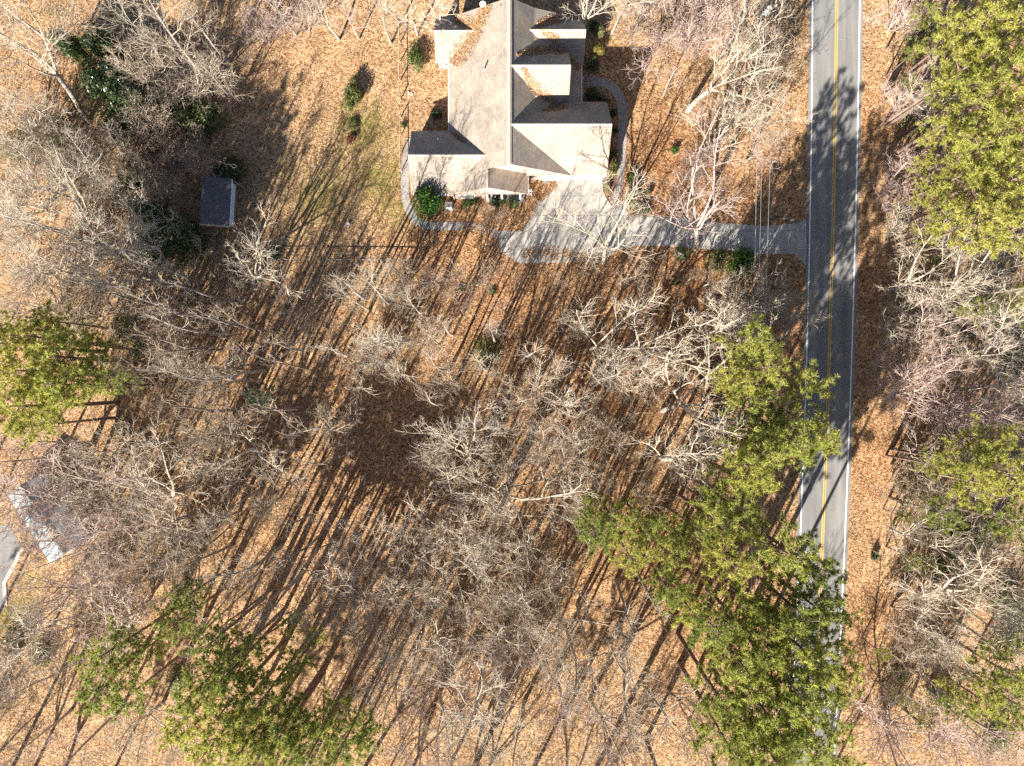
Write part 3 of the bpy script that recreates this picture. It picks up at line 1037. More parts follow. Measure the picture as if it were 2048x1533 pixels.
# ------------------------------------------------------------------ neighbour's blue-roofed building at the west edge
NB = P(82, 1040, 4)
nb = tag(empty('blue_roofed_building', (NB.x, NB.y, 0), math.radians(-58)), 'white-walled building with a blue-grey roof half hidden under bare branches', 'building')
def build_neighbour():
    a, b, e, r = 5.0, 2.7, 2.6, 3.9
    V = [(-a, -b, 0), (a, -b, 0), (a, -b, e), (-a, -b, e)]
    box('wall', -a, a, -b, -b + .2, 0, e, M['white'], nb)
    box('wall', -a, a, b - .2, b, 0, e, M['white'], nb)
    for x in (-a, a - .2):
        V = [(x, -b + .21, 0), (x, b - .21, 0), (x, b - .21, e), (x, 0, r - .2), (x, -b + .21, e)]
        V += [(v[0] + .2, v[1], v[2]) for v in V]
        F = [(0, 1, 2, 3, 4), (9, 8, 7, 6, 5)] + [(i, 5 + i, 5 + (i + 1) % 5, (i + 1) % 5) for i in range(5)]
        link('wall', mesh_from('wall', V, F), nb, M['white'])
    for s in (-1, 1):
        n = 5
        for k in range(n):
            x0, x1 = -a - .35 + k * (2 * a + .7) / n, -a - .35 + (k + 1) * (2 * a + .7) / n - .02
            V = [(x0, 0, r), (x1, 0, r), (x1, s * (b + .3), e - .05), (x0, s * (b + .3), e - .05)]
            V += [(v[0], v[1], v[2] - .1) for v in V]
            link('roof_panel', mesh_from('roof_panel', V, [(0, 1, 2, 3), (7, 6, 5, 4), (0, 4, 5, 1), (1, 5, 6, 2), (2, 6, 7, 3), (3, 7, 4, 0)]), nb, M['blue_roof'])
    box('ridge_cap', -a - .35, a + .35, -.12, .12, r - .02, r + .06, M['blue_roof'], nb)
    box('door', a + .003, a + .05, -.5, .5, .1, 2.1, M['wood_grey'], nb)
    for sy in (-2.4, 1.4):
        f = box('window_frame', a + .004, a + .06, sy, sy + 1, 1, 2.1, M['trim'], nb)
        box('pane', a + .062, a + .07, sy + .08, sy + .92, 1.08, 2.02, M['glass'], f)
build_neighbour()
tag(prism('lane', [tuple(P(*q)[:2]) for q in [(-90, 1035), (20, 1052), (44, 1094), (6, 1165), (8, 1210), (-10, 1250), (-140, 1300)]], -.05, .03, M['asphalt']), kind='structure')
tag(prism('kerb', [tuple(P(*q)[:2]) for q in [(44, 1094), (51, 1096), (13, 1166), (15, 1210), (8, 1210), (6, 1165)]], -.05, .13, M['kerb']), kind='structure')

# ------------------------------------------------------------------ power line along the road
def utility_pole(label, x, y):
    e = tag(empty('utility_pole', (x, y, 0)), label, 'utility pole')
    tube('pole', [(0, 0, 0), (0, 0, 6), (0, 0, 12)], .17, M['wood_tan'], e, 12, .11)
    for z, dx in ((11.9, 0), (11.0, .35)):
        tube('insulator', [(dx, .12, z), (dx, .12, z + .16), (dx, .12, z + .3)], .07, M['white'], e, 8)
    box('bracket', 0, .42, .04, .14, 10.85, 10.97, M['metal'], e)
    t = tube('transformer', [(-.42, 0, 9.6), (-.42, 0, 9.75), (-.42, 0, 10.7), (-.42, 0, 10.85)], .28, M['white'], e, 16)
    for dy in (-.1, .1): tube('bushing', [(-.42, dy, 10.85), (-.42, dy, 11.1)], .05, M['white'], t, 8)
    tube('fuse_holder', [(.3, -.1, 10.2), (.42, -.15, 10.6)], .04, M['white'], e, 6)
    return e

p0 = P(1552, 6, 12)
utility_pole('wooden utility pole with white transformer among branches beside the road', p0.x, p0.y)
tr = math.tan(math.radians(-1.0))
for (dx, dy, z, px1, r, lab) in ((0.0, .12, 12.1, 1514, .022, 'thin overhead power wire running from the top of the utility pole'),
                                 (-.1, -.12, 9.0, 1507, .026, 'grey overhead cable hanging below the top wire along the road'),
                                 (-.25, -.14, 7.4, 1502, .034, 'pale lowest overhead cable running along the road side wood')):
    pts = []
    x0 = p0.x + dx
    x1 = P(px1, 1533, z).x
    y0, y1 = p0.y + dy, P(0, 1533, z).y
    for i in range(-8, 34):
        t = i / 24
        pts.append(Vector((x0 + (x1 - x0) * t, y0 + (y1 - y0) * t, z - 1.0 * (1 - (2 * t - 1) ** 2) if 0 <= t <= 1 else z)))
    tag(tube('power_cable', pts, r, M['metal'], None, 5), lab, 'cable')

# ------------------------------------------------------------------ bare trees
UP = Vector((0, 0, 1))


def rot_dir(d, ang, az):
    ref = Vector((1, 0, 0)) if abs(d.x) < .8 else Vector((0, 1, 0))
    u = d.cross(ref).normalized()
    w = d.cross(u)
    return (d * math.cos(ang) + (u * math.cos(az) + w * math.sin(az)) * math.sin(ang)).normalized()


def grow_bare(seed, h, spread, fork, n1, dens=1.0, lean=0.0, gnarl=.16, fine=True):
    """a leafless tree: list of (level, points, radii)"""
    R = random.Random(seed)
    out = []

    def branch(p, d, L, r0, r1, lvl, nseg, wig, trop):
        pts, rads, dirs = [p.copy()], [r0], [d.copy()]
        for i in range(nseg):
            d = (d + Vector((R.gauss(0, wig), R.gauss(0, wig), R.gauss(0, wig))) + UP * trop).normalized()
            p = p + d * (L / nseg)
            pts.append(p.copy()); dirs.append(d.copy())
            rads.append(r0 + (r1 - r0) * ((i + 1) / nseg) ** .8)
        out.append((lvl, pts, rads))
        return pts, rads, dirs

    def at(pts, rads, dirs, t):
        x = t * (len(pts) - 1)
        i = min(int(x), len(pts) - 2)
        f = x - i
        return pts[i].lerp(pts[i + 1], f), rads[i] * (1 - f) + rads[i + 1] * f, dirs[i + 1]

    def kids(br, L, lvl, count, t0):
        az = R.uniform(0, 6.28)
        for k in range(count):
            t = t0 + (1 - t0) * (k + R.uniform(.1, .9)) / count
            p, r, d = at(*br, t)
            az += 2.4 + R.gauss(0, .5)
            if lvl == 2:
                nd = rot_dir(d, math.radians(R.uniform(24, 50)), az)
                LL = L * R.uniform(.38, .70) * (1.15 - .65 * t)
                b = branch(p, nd, LL, min(r * .7, .045), .014, 2, 4, gnarl * .75, .06)
                kids(b, LL, 3, max(2, int((3.2 + LL * 1.1) * dens)), .15)
            elif lvl == 3:
                nd = rot_dir(d, math.radians(R.uniform(20, 48)), az)
                LL = max(.5, L * R.uniform(.35, .7) * (1.1 - .5 * t))
                b = branch(p, nd, LL, .018, .008, 3, 3, gnarl * .7, .07)
                if fine: kids(b, LL, 4, int((1.1 + LL * 1.0) * dens + R.random()), .25)
            else:
                nd = rot_dir(d, math.radians(R.uniform(18, 45)), az)
                LL = max(.35, L * R.uniform(.35, .75))
                branch(p, nd, LL, .009, .006, 4, 2, gnarl * 1.2, .08)

    r0 = .012 * h + .03
    d0 = Vector((lean * .3, lean * .2, 1)).normalized()
    if fork > 0:       # the stem goes on to the top
        tr = branch(Vector((0, 0, -.1)), d0, h * .93, r0, .03, 0, 12, .035, .04)
        az = R.uniform(0, 6.28)
        for k in range(n1):
            t = fork + (.97 - fork) * (k + R.uniform(.1, .9)) / n1
            p, r, d = at(*tr, t)
            az += 2.4 + R.gauss(0, .4)
            nd = rot_dir(d, math.radians(R.uniform(38, 68) * (1.1 - .35 * t)), az)
            u = (t - fork) / (1 - fork)
            LL = spread * R.uniform(.6, 1.1) * (1.0 - .62 * u) * 1.25
            b = branch(p, nd, LL, max(.028, r * .45), .018, 1, 7, gnarl * .6, .06)
            kids(b, LL, 2, max(2, int((2.2 + LL * .8) * dens)), .2)
        kids(tr, h * .18, 3, int(5 * dens), .85)
    else:              # the stem forks low into several leaders
        f = -fork
        tr = branch(Vector((0, 0, -.1)), d0, h * f, r0 * 1.1, r0 * .8, 0, 6, .05, .03)
        p = tr[0][-1]
        az = R.uniform(0, 6.28)
        for k in range(n1):
            az += 6.283 / n1 + R.gauss(0, .3)
            nd = rot_dir(tr[2][-1], math.radians(R.uniform(14, 44)), az)
            LL = h * (1 - f) * R.uniform(.85, 1.12)
            b = branch(p, nd, LL, r0 * .58, .025, 1, 9, gnarl * .6, .05)
            az2 = R.uniform(0, 6.28)
            m = int(3 + 3 * dens)
            for j in range(m):
                t = .15 + .8 * (j + R.random()) / m
                q, r, d = at(*b, t)
                az2 += 2.4
                nd2 = rot_dir(d, math.radians(R.uniform(28, 58)), az2)
                L2 = spread * R.uniform(.55, 1.0) * (1.15 - .75 * t)
                c = branch(q, nd2, L2, max(.028, r * .5), .018, 1, 6, gnarl * .8, .06)
                kids(c, L2, 2, max(2, int((2.0 + L2 * .8) * dens)), .2)
            kids(b, LL * .5, 2, int(4 * dens), .5)
    return out


def bare_meshes(name, parts):
    TV, TF, CV, CF = [], [], [], []
    for lvl, pts, rads in parts:
        if lvl == 0:
            tube_vf(pts, rads, 9, TV, TF)
        else:
            tube_vf(pts, rads, {1: 5, 2: 4}.get(lvl, 3), CV, CF)
    return mesh_from(name + '_trunk', TV, TF, True), mesh_from(name + '_crown', CV, CF, True)


BARE = {}
def proto(key, seed, h, spread, fork, n1, **kw):
    BARE.setdefault(key, []).append((*bare_meshes(key, grow_bare(seed, h, spread, fork, n1, **kw)), h))

for s in range(3): proto('pole', 10 + s, 19, 2.7, .55, 11, dens=.75)       # slim wood-grown stem, small high crown
for s in range(4): proto('forest', 20 + s, 18, 5.0, .42, 15)             # straight stem, high crown
for s in range(4): proto('spread', 40 + s, 15, 4.6, -.30, 5, gnarl=.14)    # low fork, wide crown
for s in range(2): proto('old', 60 + s, 20, 6.5, -.42, 5, gnarl=.19)      # big old limbs
for s in range(4): proto('small', 80 + s, 8, 2.7, .25, 12, dens=.9)       # understorey
for s in range(2): proto('bushy', 95 + s, 7, 2.8, -.06, 8, dens=1.1)      # many stems from the ground
VARIANT = {}
def variant(me, mat):
    """the same mesh data with another bark"""
    k = (me.name, mat)
    if k not in VARIANT:
        c = me.copy() if me.materials else me
        c.materials.clear(); c.materials.append(M[mat])
        VARIANT[k] = c
    return VARIANT[k]


TONES = {'pale': ('bark_pale', 'twig_pale'), 'grey': ('bark_grey', 'twig_grey'), 'brown': ('bark_brown', 'twig_brown'), 'pink': ('bark_grey', 'twig_pink')}
TREES = []     # (root, kind, descriptor, crown pixel)


def place(root, cx, cy, h, frac, top=None, base=None):
    """stand a tree so that the given fraction of its height is seen at pixel cx, cy; base: its foot, for a leaning one"""
    c = P(cx, cy, h * frac)
    if base is None:
        root.location = (c.x, c.y, 0)
        root.rotation_euler = (0, 0, RNG.uniform(0, 6.28))
    else:
        b = P(*base)
        root.location = b
        ax = (c - b)
        hz = Vector((ax.x, ax.y, 0)); mx = math.tan(math.radians(13)) * ax.z
        if hz.length > mx:
            b = Vector((c.x, c.y, 0)) - hz.normalized() * mx
            root.location = b; ax = c - b
        q = UP.rotation_difference(ax.normalized())
        root.rotation_mode = 'QUATERNION'
        root.rotation_quaternion = q @ Quaternion((0, 0, 1), RNG.uniform(0, 6.28))


def bare(cx, cy, h, key='forest', tone='grey', wide=1.0, base=None, desc=None, group='leafless trees of the wood and yard'):
    t, c, h0 = RNG.choice(BARE[key])
    if cx > 1750: h = max(4, min(h, (1 - 742 / (cx - CX)) / .62 * H)) if base is None else h
    root = empty('bare_tree')
    place(root, cx, cy, h, .62, base=base)
    k = h / h0
    root.scale = (k * wide, k * wide, k)
    bt, tw = TONES[tone]
    o = bpy.data.objects.new('trunk', variant(t, bt)); COL.objects.link(o); o.parent = root
    o = bpy.data.objects.new('crown', variant(c, tw)); COL.objects.link(o); o.parent = root
    size = 'tall' if h >= 18 else 'mid-height' if h >= 12 else 'low'
    tn = {'pale': 'whitish', 'grey': 'grey', 'brown': 'brown', 'pink': 'pinkish grey'}[tone]
    if key == 'old': size = 'heavy-limbed'
    if key == 'bushy': size = 'bushy'
    root['group'] = group
    root['category'] = 'tree'
    TREES.append((root, 'bare', desc or f'{size} bare {tn} tree', (cx, cy)))
    return root


# ------------------------------------------------------------------ evergreens
def needle_tufts(pos, dirs, n, length, width, rs, spread=1.0):
    """tufts of needles: n thin triangles fanning out round each direction"""
    m = len(pos)
    pos = np.repeat(np.array(pos), n, 0)
    d = np.repeat(np.array(dirs), n, 0)
    v = rs.normal(size=(m * n, 3)) * spread
    v = v / np.linalg.norm(v, axis=1, keepdims=True)
    a = d * .75 + v
    a /= np.linalg.norm(a, axis=1, keepdims=True) + 1e-9
    L = length * rs.uniform(.7, 1.25, size=(m * n, 1))
    s = np.cross(a, rs.normal(size=(m * n, 3)))
    s /= np.linalg.norm(s, axis=1, keepdims=True) + 1e-9
    w = width * rs.uniform(.7, 1.3, size=(m * n, 1))
    base = pos + a * .03
    tri = np.stack([base - s * w * .5, base + s * w * .5, base + a * L], 1)
    return tri


def grow_pine(seed, h, R, base_t, nb, dens=1.0, tuft=(15, .42, .08)):
    rs = np.random.default_rng(seed)
    r = random.Random(seed)
    TV, TF, BV, BF = [], [], [], []
    pts, rads = [], []
    for i in range(13):
        t = i / 12
        pts.append(Vector((math.sin(t * 2.2 + seed) * .18 * t, math.cos(t * 1.7 + seed) * .18 * t, h * t - .1)))
        rads.append((.013 * h) * (1 - t) ** .75 + .02)
    tube_vf(pts, rads, 9, TV, TF)
    pos, dirs = [], []
    az = r.uniform(0, 6)
    for k in range(nb):
        t = base_t + (.985 - base_t) * ((k + r.uniform(0, .8)) / nb)
        u = (t - base_t) / (1 - base_t)
        prof = (math.sin(min(1, u * 1.5 + .32) * math.pi * .5)) * (1 - max(0, u - .45) / .62) ** .8
        L = R * prof * r.uniform(.5, 1.15) + .3
        if r.random() < .2: continue
        az += 2.4 + r.gauss(0, .35)
        p0 = Vector((0, 0, h * t))
        i = min(11, int(t * 12)); p0 = pts[i].lerp(pts[i + 1], t * 12 - i)
        el = r.uniform(-.05, .35) + u * .5
        d = Vector((math.cos(az) * math.cos(el), math.sin(az) * math.cos(el), math.sin(el)))
        bp = [p0]
        for q in range(5):
            d = (d + Vector((r.gauss(0, .12), r.gauss(0, .12), r.gauss(.05, .1)))).normalized()
            bp.append(bp[-1] + d * L / 5)
        tube_vf(bp, [.045 * (1 - q / 6.5) * (.5 + L / R * .6) for q in range(6)], 4, BV, BF)
        nt = max(2, int(L * 2.2 * dens))
        for j in range(nt):
            s = (.30 + .72 * (j + r.random()) / nt) * 5
            s = min(s, 4.999)
            q = int(s); c = bp[q].lerp(bp[q + 1], s - q)
            side = Vector((r.gauss(0, 1), r.gauss(0, 1), r.gauss(.25, .5))).normalized()
            tw = (d * .7 + side).normalized()
            ln = r.uniform(.25, .95) * (.45 + .4 * L / R)
            e = c + tw * ln
            tube_vf([c, e], [.016, .008], 3, BV, BF)
            for f in range(2 + (r.random() < .5)):
                g = c.lerp(e, .45 + .6 * r.random()) + Vector((r.gauss(0, .1), r.gauss(0, .1), r.gauss(0, .08)))
                pos.append(tuple(g)); dirs.append(tuple((tw + UP * .35).normalized()))
    tri = needle_tufts(pos, dirs, tuft[0], tuft[1], tuft[2], rs)
    me_c = polys_mesh('pine_crown', tri, 3)
    return mesh_from('pine_trunk', TV, TF, True), mesh_from('pine_limbs', BV, BF), me_c, h


PINES = {'pine': [grow_pine(100 + s, 21, 3.9, .60, 36) for s in range(6)],
         'young': [grow_pine(130 + s, 9, 2.1, .18, 40, 1.1, (13, .24, .05)) for s in range(2)]}


def pine(cx, cy, h, tone='green', wide=1.0, key='pine', base=None, desc=None, group='pines of the wood and roadside'):
    if cx > 1750: h = max(7, min(h, (1 - 748 / (cx - CX)) / .86 * H))
    elif 1420 < cx: h = h * 1.2
    t, b, c, h0 = RNG.choice(PINES[key])
    root = empty('pine_tree')
    place(root, cx, cy, h, .86 if key == 'pine' else .6, base=base)
    k = h / h0
    root.scale = (k * wide, k * wide, k)
    for nm, me, mt in (('trunk', t, 'bark_pine'), ('limbs', b, 'bark_pine'), ('crown', c, 'pine_' + tone)):
        o = bpy.data.objects.new(nm, variant(me, mt)); COL.objects.link(o); o.parent = root
    size = 'tall' if h >= 21 else 'mid-height' if h >= 14 else 'young'
    tn = {'yellow': 'yellow-green', 'green': 'green', 'blue': 'bluish green'}[tone]
    root['group'] = group
    root['category'] = 'tree'
    TREES.append((root, 'pine', desc or f'{size} {tn} pine', (cx, cy)))
    return root


def leaf_cloud(seed, n, rx, ry, rz, leaf, lumps=9, flat=.35):
    """leaves spread through a lumpy crown standing on the ground"""
    rs = np.random.default_rng(seed)
    cen = rs.normal(size=(lumps, 3)); cen /= np.linalg.norm(cen, axis=1, keepdims=True)
    cen = cen * rs.uniform(.35, .72, size=(lumps, 1))
    cen[:, 2] = np.abs(cen[:, 2]) * .9 - .05
    rad = rs.uniform(.30, .52, size=lumps)
    which = rs.integers(0, lumps, n)
    v = rs.normal(size=(n, 3)); v /= np.linalg.norm(v, axis=1, keepdims=True)
    shell = rs.uniform(.55, 1.08, size=(n, 1)) ** .6
    p = cen[which] + v * rad[which][:, None] * shell
    p[:, 2] = np.abs(p[:, 2] + .35)
    p = p * np.array([rx, ry, rz * .85])
    nrm = v + np.array([0, 0, flat]) + rs.normal(size=(n, 3)) * .45
    nrm /= np.linalg.norm(nrm, axis=1, keepdims=True)
    a = np.cross(nrm, rs.normal(size=(n, 3))); a /= np.linalg.norm(a, axis=1, keepdims=True)
    b = np.cross(nrm, a)
    L = leaf * rs.uniform(.6, 1.3, size=(n, 1)); W = L * .5
    quad = np.stack([p - a * L * .5, p + b * W * .5 + nrm * L * .08, p + a * L * .5, p - b * W * .5 + nrm * L * .08], 1)
    return polys_mesh('leaf_crown', quad, 4)


def stems_mesh(seed, n, rx, rz):
    r = random.Random(seed)
    V, F = [], []
    for k in range(n):
        a = r.uniform(0, 6.28); q = r.uniform(.2, .75)
        tube_vf([Vector((0, 0, -.05)), Vector((rx * q * .4 * math.cos(a), rx * q * .4 * math.sin(a), rz * .4)), Vector((rx * q * math.cos(a), rx * q * math.sin(a), rz * .8))],
                [.05, .03, .012], 4, V, F)
    return mesh_from('stems', V, F)


BROAD = {'holly': [(leaf_cloud(200 + s, 5200, 1, 1, 1, .085, 13), stems_mesh(s, 6, 1, 1)) for s in range(3)],
         'shrub': [(leaf_cloud(220 + s, 2200, 1, 1, 1, .12, 8), stems_mesh(20 + s, 5, 1, 1)) for s in range(3)],
         'loose': [(leaf_cloud(240 + s, 1500, 1.1, 1.1, .9, .10, 16, .6), stems_mesh(40 + s, 8, 1, 1)) for s in range(3)]}


def broad(name, label, px, py, r, h, mat, key='shrub', cat='shrub', group=None, ry=None, frac=.5, rz=None):
    """evergreen shrub or small tree: r, h in metres"""
    c, s = RNG.choice(BROAD[key])
    root = empty(name)
    p = P(px, py, h * frac)
    root.location = (p.x, p.y, 0)
    root.rotation_euler = (0, 0, RNG.uniform(0, 6.28) if rz is None else rz)
    root.scale = (r, ry or r, h)
    for nm, me, mt in (('stems', s, 'bark_brown'), ('foliage', c, mat)):
        o = bpy.data.objects.new(nm, variant(me, mt)); COL.objects.link(o); o.parent = root
    tag(root, label, cat, group)
    return root

# ------------------------------------------------------------------ planting: bare trees (seen crown centre in photograph pixels, height)
# upper west corner
for a in [(70, 110, 22, 'old', 'grey', 1.15, (165, 262)), (20, 20, 20, 'forest', 'pale'), (330, 70, 20, 'forest', 'grey', 1.25, (432, 186)), (420, 150, 13, 'forest', 'grey'),
          (400, 60, 15, 'forest', 'grey'), (255, 30, 15, 'forest', 'pale'), (285, 120, 12, 'spread', 'grey'), (320, 308, 8, 'bushy', 'brown', 1.5), (355, 340, 6, 'bushy', 'brown', 1.3), (560, 18, 11, 'small', 'pink'),
          (650, 22, 12, 'spread', 'pale'), (760, 25, 13, 'forest', 'grey'), (820, 15, 11, 'spread', 'pale'), (870, 8, 11, 'small', 'pale'), (1180, 5, 14, 'spread', 'pale'),
          (1240, 6, 13, 'forest', 'pale'), (700, 35, 9, 'small', 'pink'), (150, 25, 15, 'forest', 'grey'), (45, 210, 14, 'forest', 'pale'),
          (165, 345, 13, 'spread', 'pale'), (60, 360, 15, 'forest', 'pale'), (110, 320, 11, 'forest', 'grey'), (20, 300, 15, 'forest', 'grey'), (220, 405, 12, 'spread', 'pale')]:
    bare(*a)
# west side
for a in [(160, 440, 21, 'old', 'pale', 1.1, (262, 566)), (60, 440, 19, 'forest', 'pale', 1.2), (110, 545, 18, 'forest', 'grey', 1.2), (40, 550, 17, 'spread', 'grey', 1.2), (245, 600, 14, 'forest', 'grey', 1.1),
          (300, 650, 11, 'forest', 'brown'), (250, 480, 15, 'spread', 'pale'), (345, 565, 8, 'bushy', 'brown', 1.3), (400, 655, 8, 'bushy', 'brown', 1.3), (415, 735, 12, 'spread', 'pale', 1.2),
          (330, 800, 12, 'forest', 'brown', 1.1), (190, 560, 12, 'forest', 'brown'), (310, 430, 10, 'spread', 'pale'), (20, 610, 14, 'spread', 'grey'), (130, 620, 12, 'forest', 'grey'), (290, 560, 9, 'small', 'brown'),
          (440, 600, 7, 'bushy', 'brown', 1.2), (350, 700, 9, 'bushy', 'grey', 1.2)]:
    bare(*a)
for a in [(300, 985, 22, 'old', 'grey', 1.3, (392, 968)), (250, 890, 18, 'forest', 'grey', 1.2), (150, 985, 18, 'spread', 'pink', 1.2), (85, 900, 17, 'forest', 'pink', 1.1), (50, 1030, 19, 'spread', 'pink', 1.1), (200, 1065, 19, 'forest', 'pink', 1.2),
          (310, 1060, 17, 'spread', 'grey', 1.2), (420, 1050, 15, 'forest', 'grey', 1.2), (480, 900, 15, 'spread', 'pale', 1.1), (450, 825, 12, 'spread', 'grey', 1.1), (120, 1195, 14, 'spread', 'pink', 1.1), (210, 1150, 15, 'forest', 'pink', 1.2),
          (300, 1140, 14, 'forest', 'brown', 1.2), (165, 1255, 11, 'bushy', 'pale', 1.7), (60, 1380, 16, 'forest', 'grey', 1.1), (240, 1485, 17, 'spread', 'pale', 1.1), (145, 1500, 17, 'forest', 'pink', 1.1), (50, 1490, 15, 'forest', 'grey'),
          (335, 1470, 13, 'spread', 'pale'), (385, 880, 11, 'forest', 'brown'), (185, 930, 10, 'bushy', 'grey', 1.2), (360, 1130, 10, 'bushy', 'grey', 1.3), (430, 960, 8, 'bushy', 'brown', 1.3), (260, 1000, 8, 'bushy', 'pink', 1.2),
          (30, 1290, 12, 'small', 'brown'), (250, 1230, 10, 'bushy', 'pink', 1.2), (110, 1080, 14, 'forest', 'pink'), (60, 960, 15, 'spread', 'pink', 1.2), (95, 1010, 16, 'forest', 'pink', 1.3), (30, 1075, 14, 'forest', 'grey', 1.2), (130, 1030, 14, 'spread', 'pink', 1.1), (150, 1110, 14, 'spread', 'grey', 1.1), (20, 930, 16, 'forest', 'pink', 1.1)]:
    bare(*a)
for a in [(30, 255, 8, 'bushy', 'pale', 1.3), (90, 240, 6, 'bushy', 'brown', 1.2), (150, 300, 8, 'bushy', 'grey', 1.3), (30, 400, 10, 'bushy', 'pale', 1.3), (95, 490, 9, 'bushy', 'grey', 1.3), (200, 500, 9, 'bushy', 'pale', 1.3), (260, 290, 7, 'bushy', 'brown', 1.4),
          (370, 290, 6, 'bushy', 'brown', 1.2), (300, 370, 6, 'bushy', 'grey', 1.2), (210, 330, 9, 'bushy', 'grey', 1.2), (60, 600, 10, 'bushy', 'grey', 1.3), (180, 610, 9, 'bushy', 'brown', 1.3), (250, 540, 8, 'bushy', 'pale', 1.3), (340, 620, 7, 'bushy', 'brown', 1.3),
          (455, 185, 7, 'small', 'brown', 1.2), (370, 140, 9, 'bushy', 'grey', 1.3), (300, 180, 10, 'bushy', 'grey', 1.1), (520, 60, 6, 'bushy', 'pink', 1.2), (600, 30, 7, 'bushy', 'pink', 1.2)]:
    bare(*a)
# field and middle
bare(480, 535, 14, 'spread', 'pale', 1.25, (500, 585), desc='whitish forked tree just beyond the end of the wire fence')
for a in [(744, 585, 19, 'forest', 'pale', .75), (748, 680, 19, 'forest', 'pale', .8), (833, 620, 17, 'forest', 'pale', .7), (700, 600, 18, 'forest', 'grey', .6), (790, 545, 8, 'small', 'pale'), (800, 752, 9, 'small', 'grey', 1.1), (860, 680, 19, 'forest', 'grey', .7), (900, 760, 19, 'forest', 'grey', .7), (740, 700, 7, 'bushy', 'pale'), (785, 708, 6, 'bushy', 'pale'),
          (615, 692, 7, 'small', 'grey', 1.2), (690, 845, 10, 'spread', 'grey', 1.15), (870, 560, 9, 'small', 'brown'), (910, 595, 8, 'small', 'brown'), (942, 560, 8, 'bushy', 'brown'), (992, 662, 8, 'small', 'pale'),
          (975, 738, 4, 'bushy', 'pale'), (1040, 558, 6, 'small', 'brown'), (1120, 560, 6, 'small', 'brown'), (1008, 620, 7, 'small', 'brown'), (800, 560, 8, 'bushy', 'brown'), (600, 640, 5, 'bushy', 'grey'),
          (560, 690, 8, 'small', 'grey'), (640, 640, 6, 'small', 'brown'), (900, 720, 6, 'small', 'brown'), (850, 690, 6, 'bushy', 'brown')]:
    bare(*a)
bare(1222, 455, 17, 'spread', 'pale', 1.1, (1216, 585), desc='whitish bare tree whose crown spreads over the driveway court')
bare(1440, 425, 17, 'spread', 'pink', 1.5, (1388, 525), desc='wide pinkish bare tree arching over the middle of the driveway')
for a in [(1180, 515, 11, 'forest', 'pale', 1.1), (1262, 545, 11, 'forest', 'grey', 1.1), (1430, 560, 9, 'spread', 'grey'), (1475, 605, 12, 'spread', 'pale'), (1385, 560, 7, 'small', 'brown'), (1320, 545, 7, 'small', 'brown'), (1560, 610, 8, 'bushy', 'grey', 1.2), (1500, 650, 11, 'bushy', 'grey')]:
    bare(*a)
for a in [(388, 754, 20, 'pole', 'grey', 1), (457, 738, 20, 'pole', 'grey', 1), (300, 745, 19, 'forest', 'grey', .9), (430, 860, 19, 'forest', 'grey', .9), (350, 620, 19, 'pole', 'grey'), (420, 640, 20, 'pole', 'grey'), (330, 690, 20, 'pole', 'brown')]:
    bare(*a)
for a in [(1062, 780, 13, 'spread', 'grey', 1.1), (1120, 795, 12, 'spread', 'grey', 1.1), (1060, 862, 11, 'spread', 'pale', 1.1), (1000, 830, 10, 'small', 'pale'), (1200, 690, 14, 'spread', 'pale', 1.15), (1290, 690, 14, 'spread', 'pale', 1.2), (1232, 772, 12, 'spread', 'pale', 1.1),
          (1150, 650, 10, 'small', 'pale', 1.1), (1395, 795, 16, 'spread', 'pale', 1.3, (1300, 850)), (1395, 960, 16, 'spread', 'pale', 1.25, (1310, 905)), (1440, 660, 13, 'old', 'pale', 1.0), (1510, 620, 11, 'spread', 'grey'), (1300, 600, 9, 'small', 'grey'),
          (1250, 870, 12, 'forest', 'grey', 1.2), (1180, 885, 11, 'spread', 'grey', 1.1), (1120, 905, 11, 'spread', 'grey', 1.1), (1290, 1000, 11, 'forest', 'brown'), (1200, 965, 9, 'small', 'grey'), (1090, 975, 14, 'spread', 'grey', 1.15), (1350, 700, 9, 'small', 'grey'), (1340, 780, 8, 'bushy', 'brown'), (1410, 880, 9, 'bushy', 'grey', 1.2)]:
    bare(a[0], a[1], a[2] * (1.15 if a[2] > 10 else 1), *a[3:])
for a in [(925, 905, 17, 'old', 'pale', 1.0, (950, 975)), (980, 865, 12, 'spread', 'pale'), (860, 900, 10, 'small', 'grey'), (1005, 1010, 17, 'spread', 'pale', 1.2), (895, 1010, 14, 'spread', 'grey', 1.1), (838, 1045, 12, 'spread', 'pale', 1.1), (780, 1095, 14, 'spread', 'pale', 1.1), (700, 1065, 12, 'forest', 'grey', 1.1),
          (640, 1105, 11, 'spread', 'grey', 1.1), (590, 1050, 11, 'forest', 'grey', 1.1), (560, 975, 11, 'spread', 'grey', 1.1), (640, 960, 7, 'small', 'brown'), (600, 1165, 12, 'spread', 'grey', 1.1), (500, 1130, 13, 'forest', 'grey', 1.2), (520, 1015, 11, 'forest', 'brown', 1.1), (730, 1185, 13, 'spread', 'grey', 1.1),
          (820, 1175, 13, 'forest', 'grey', 1.2), (905, 1140, 12, 'spread', 'pale', 1.1), (960, 1090, 13, 'forest', 'grey', 1.2), (1060, 1125, 13, 'spread', 'grey', 1.1), (1050, 1235, 17, 'old', 'grey', .9), (990, 1180, 11, 'spread', 'brown'), (1130, 1185, 14, 'spread', 'grey', 1.1), (1170, 1265, 15, 'spread', 'grey', 1.1), (1120, 1050, 10, 'small', 'brown')]:
    bare(a[0], a[1], a[2] * (1.15 if a[2] > 10 else 1), *a[3:])
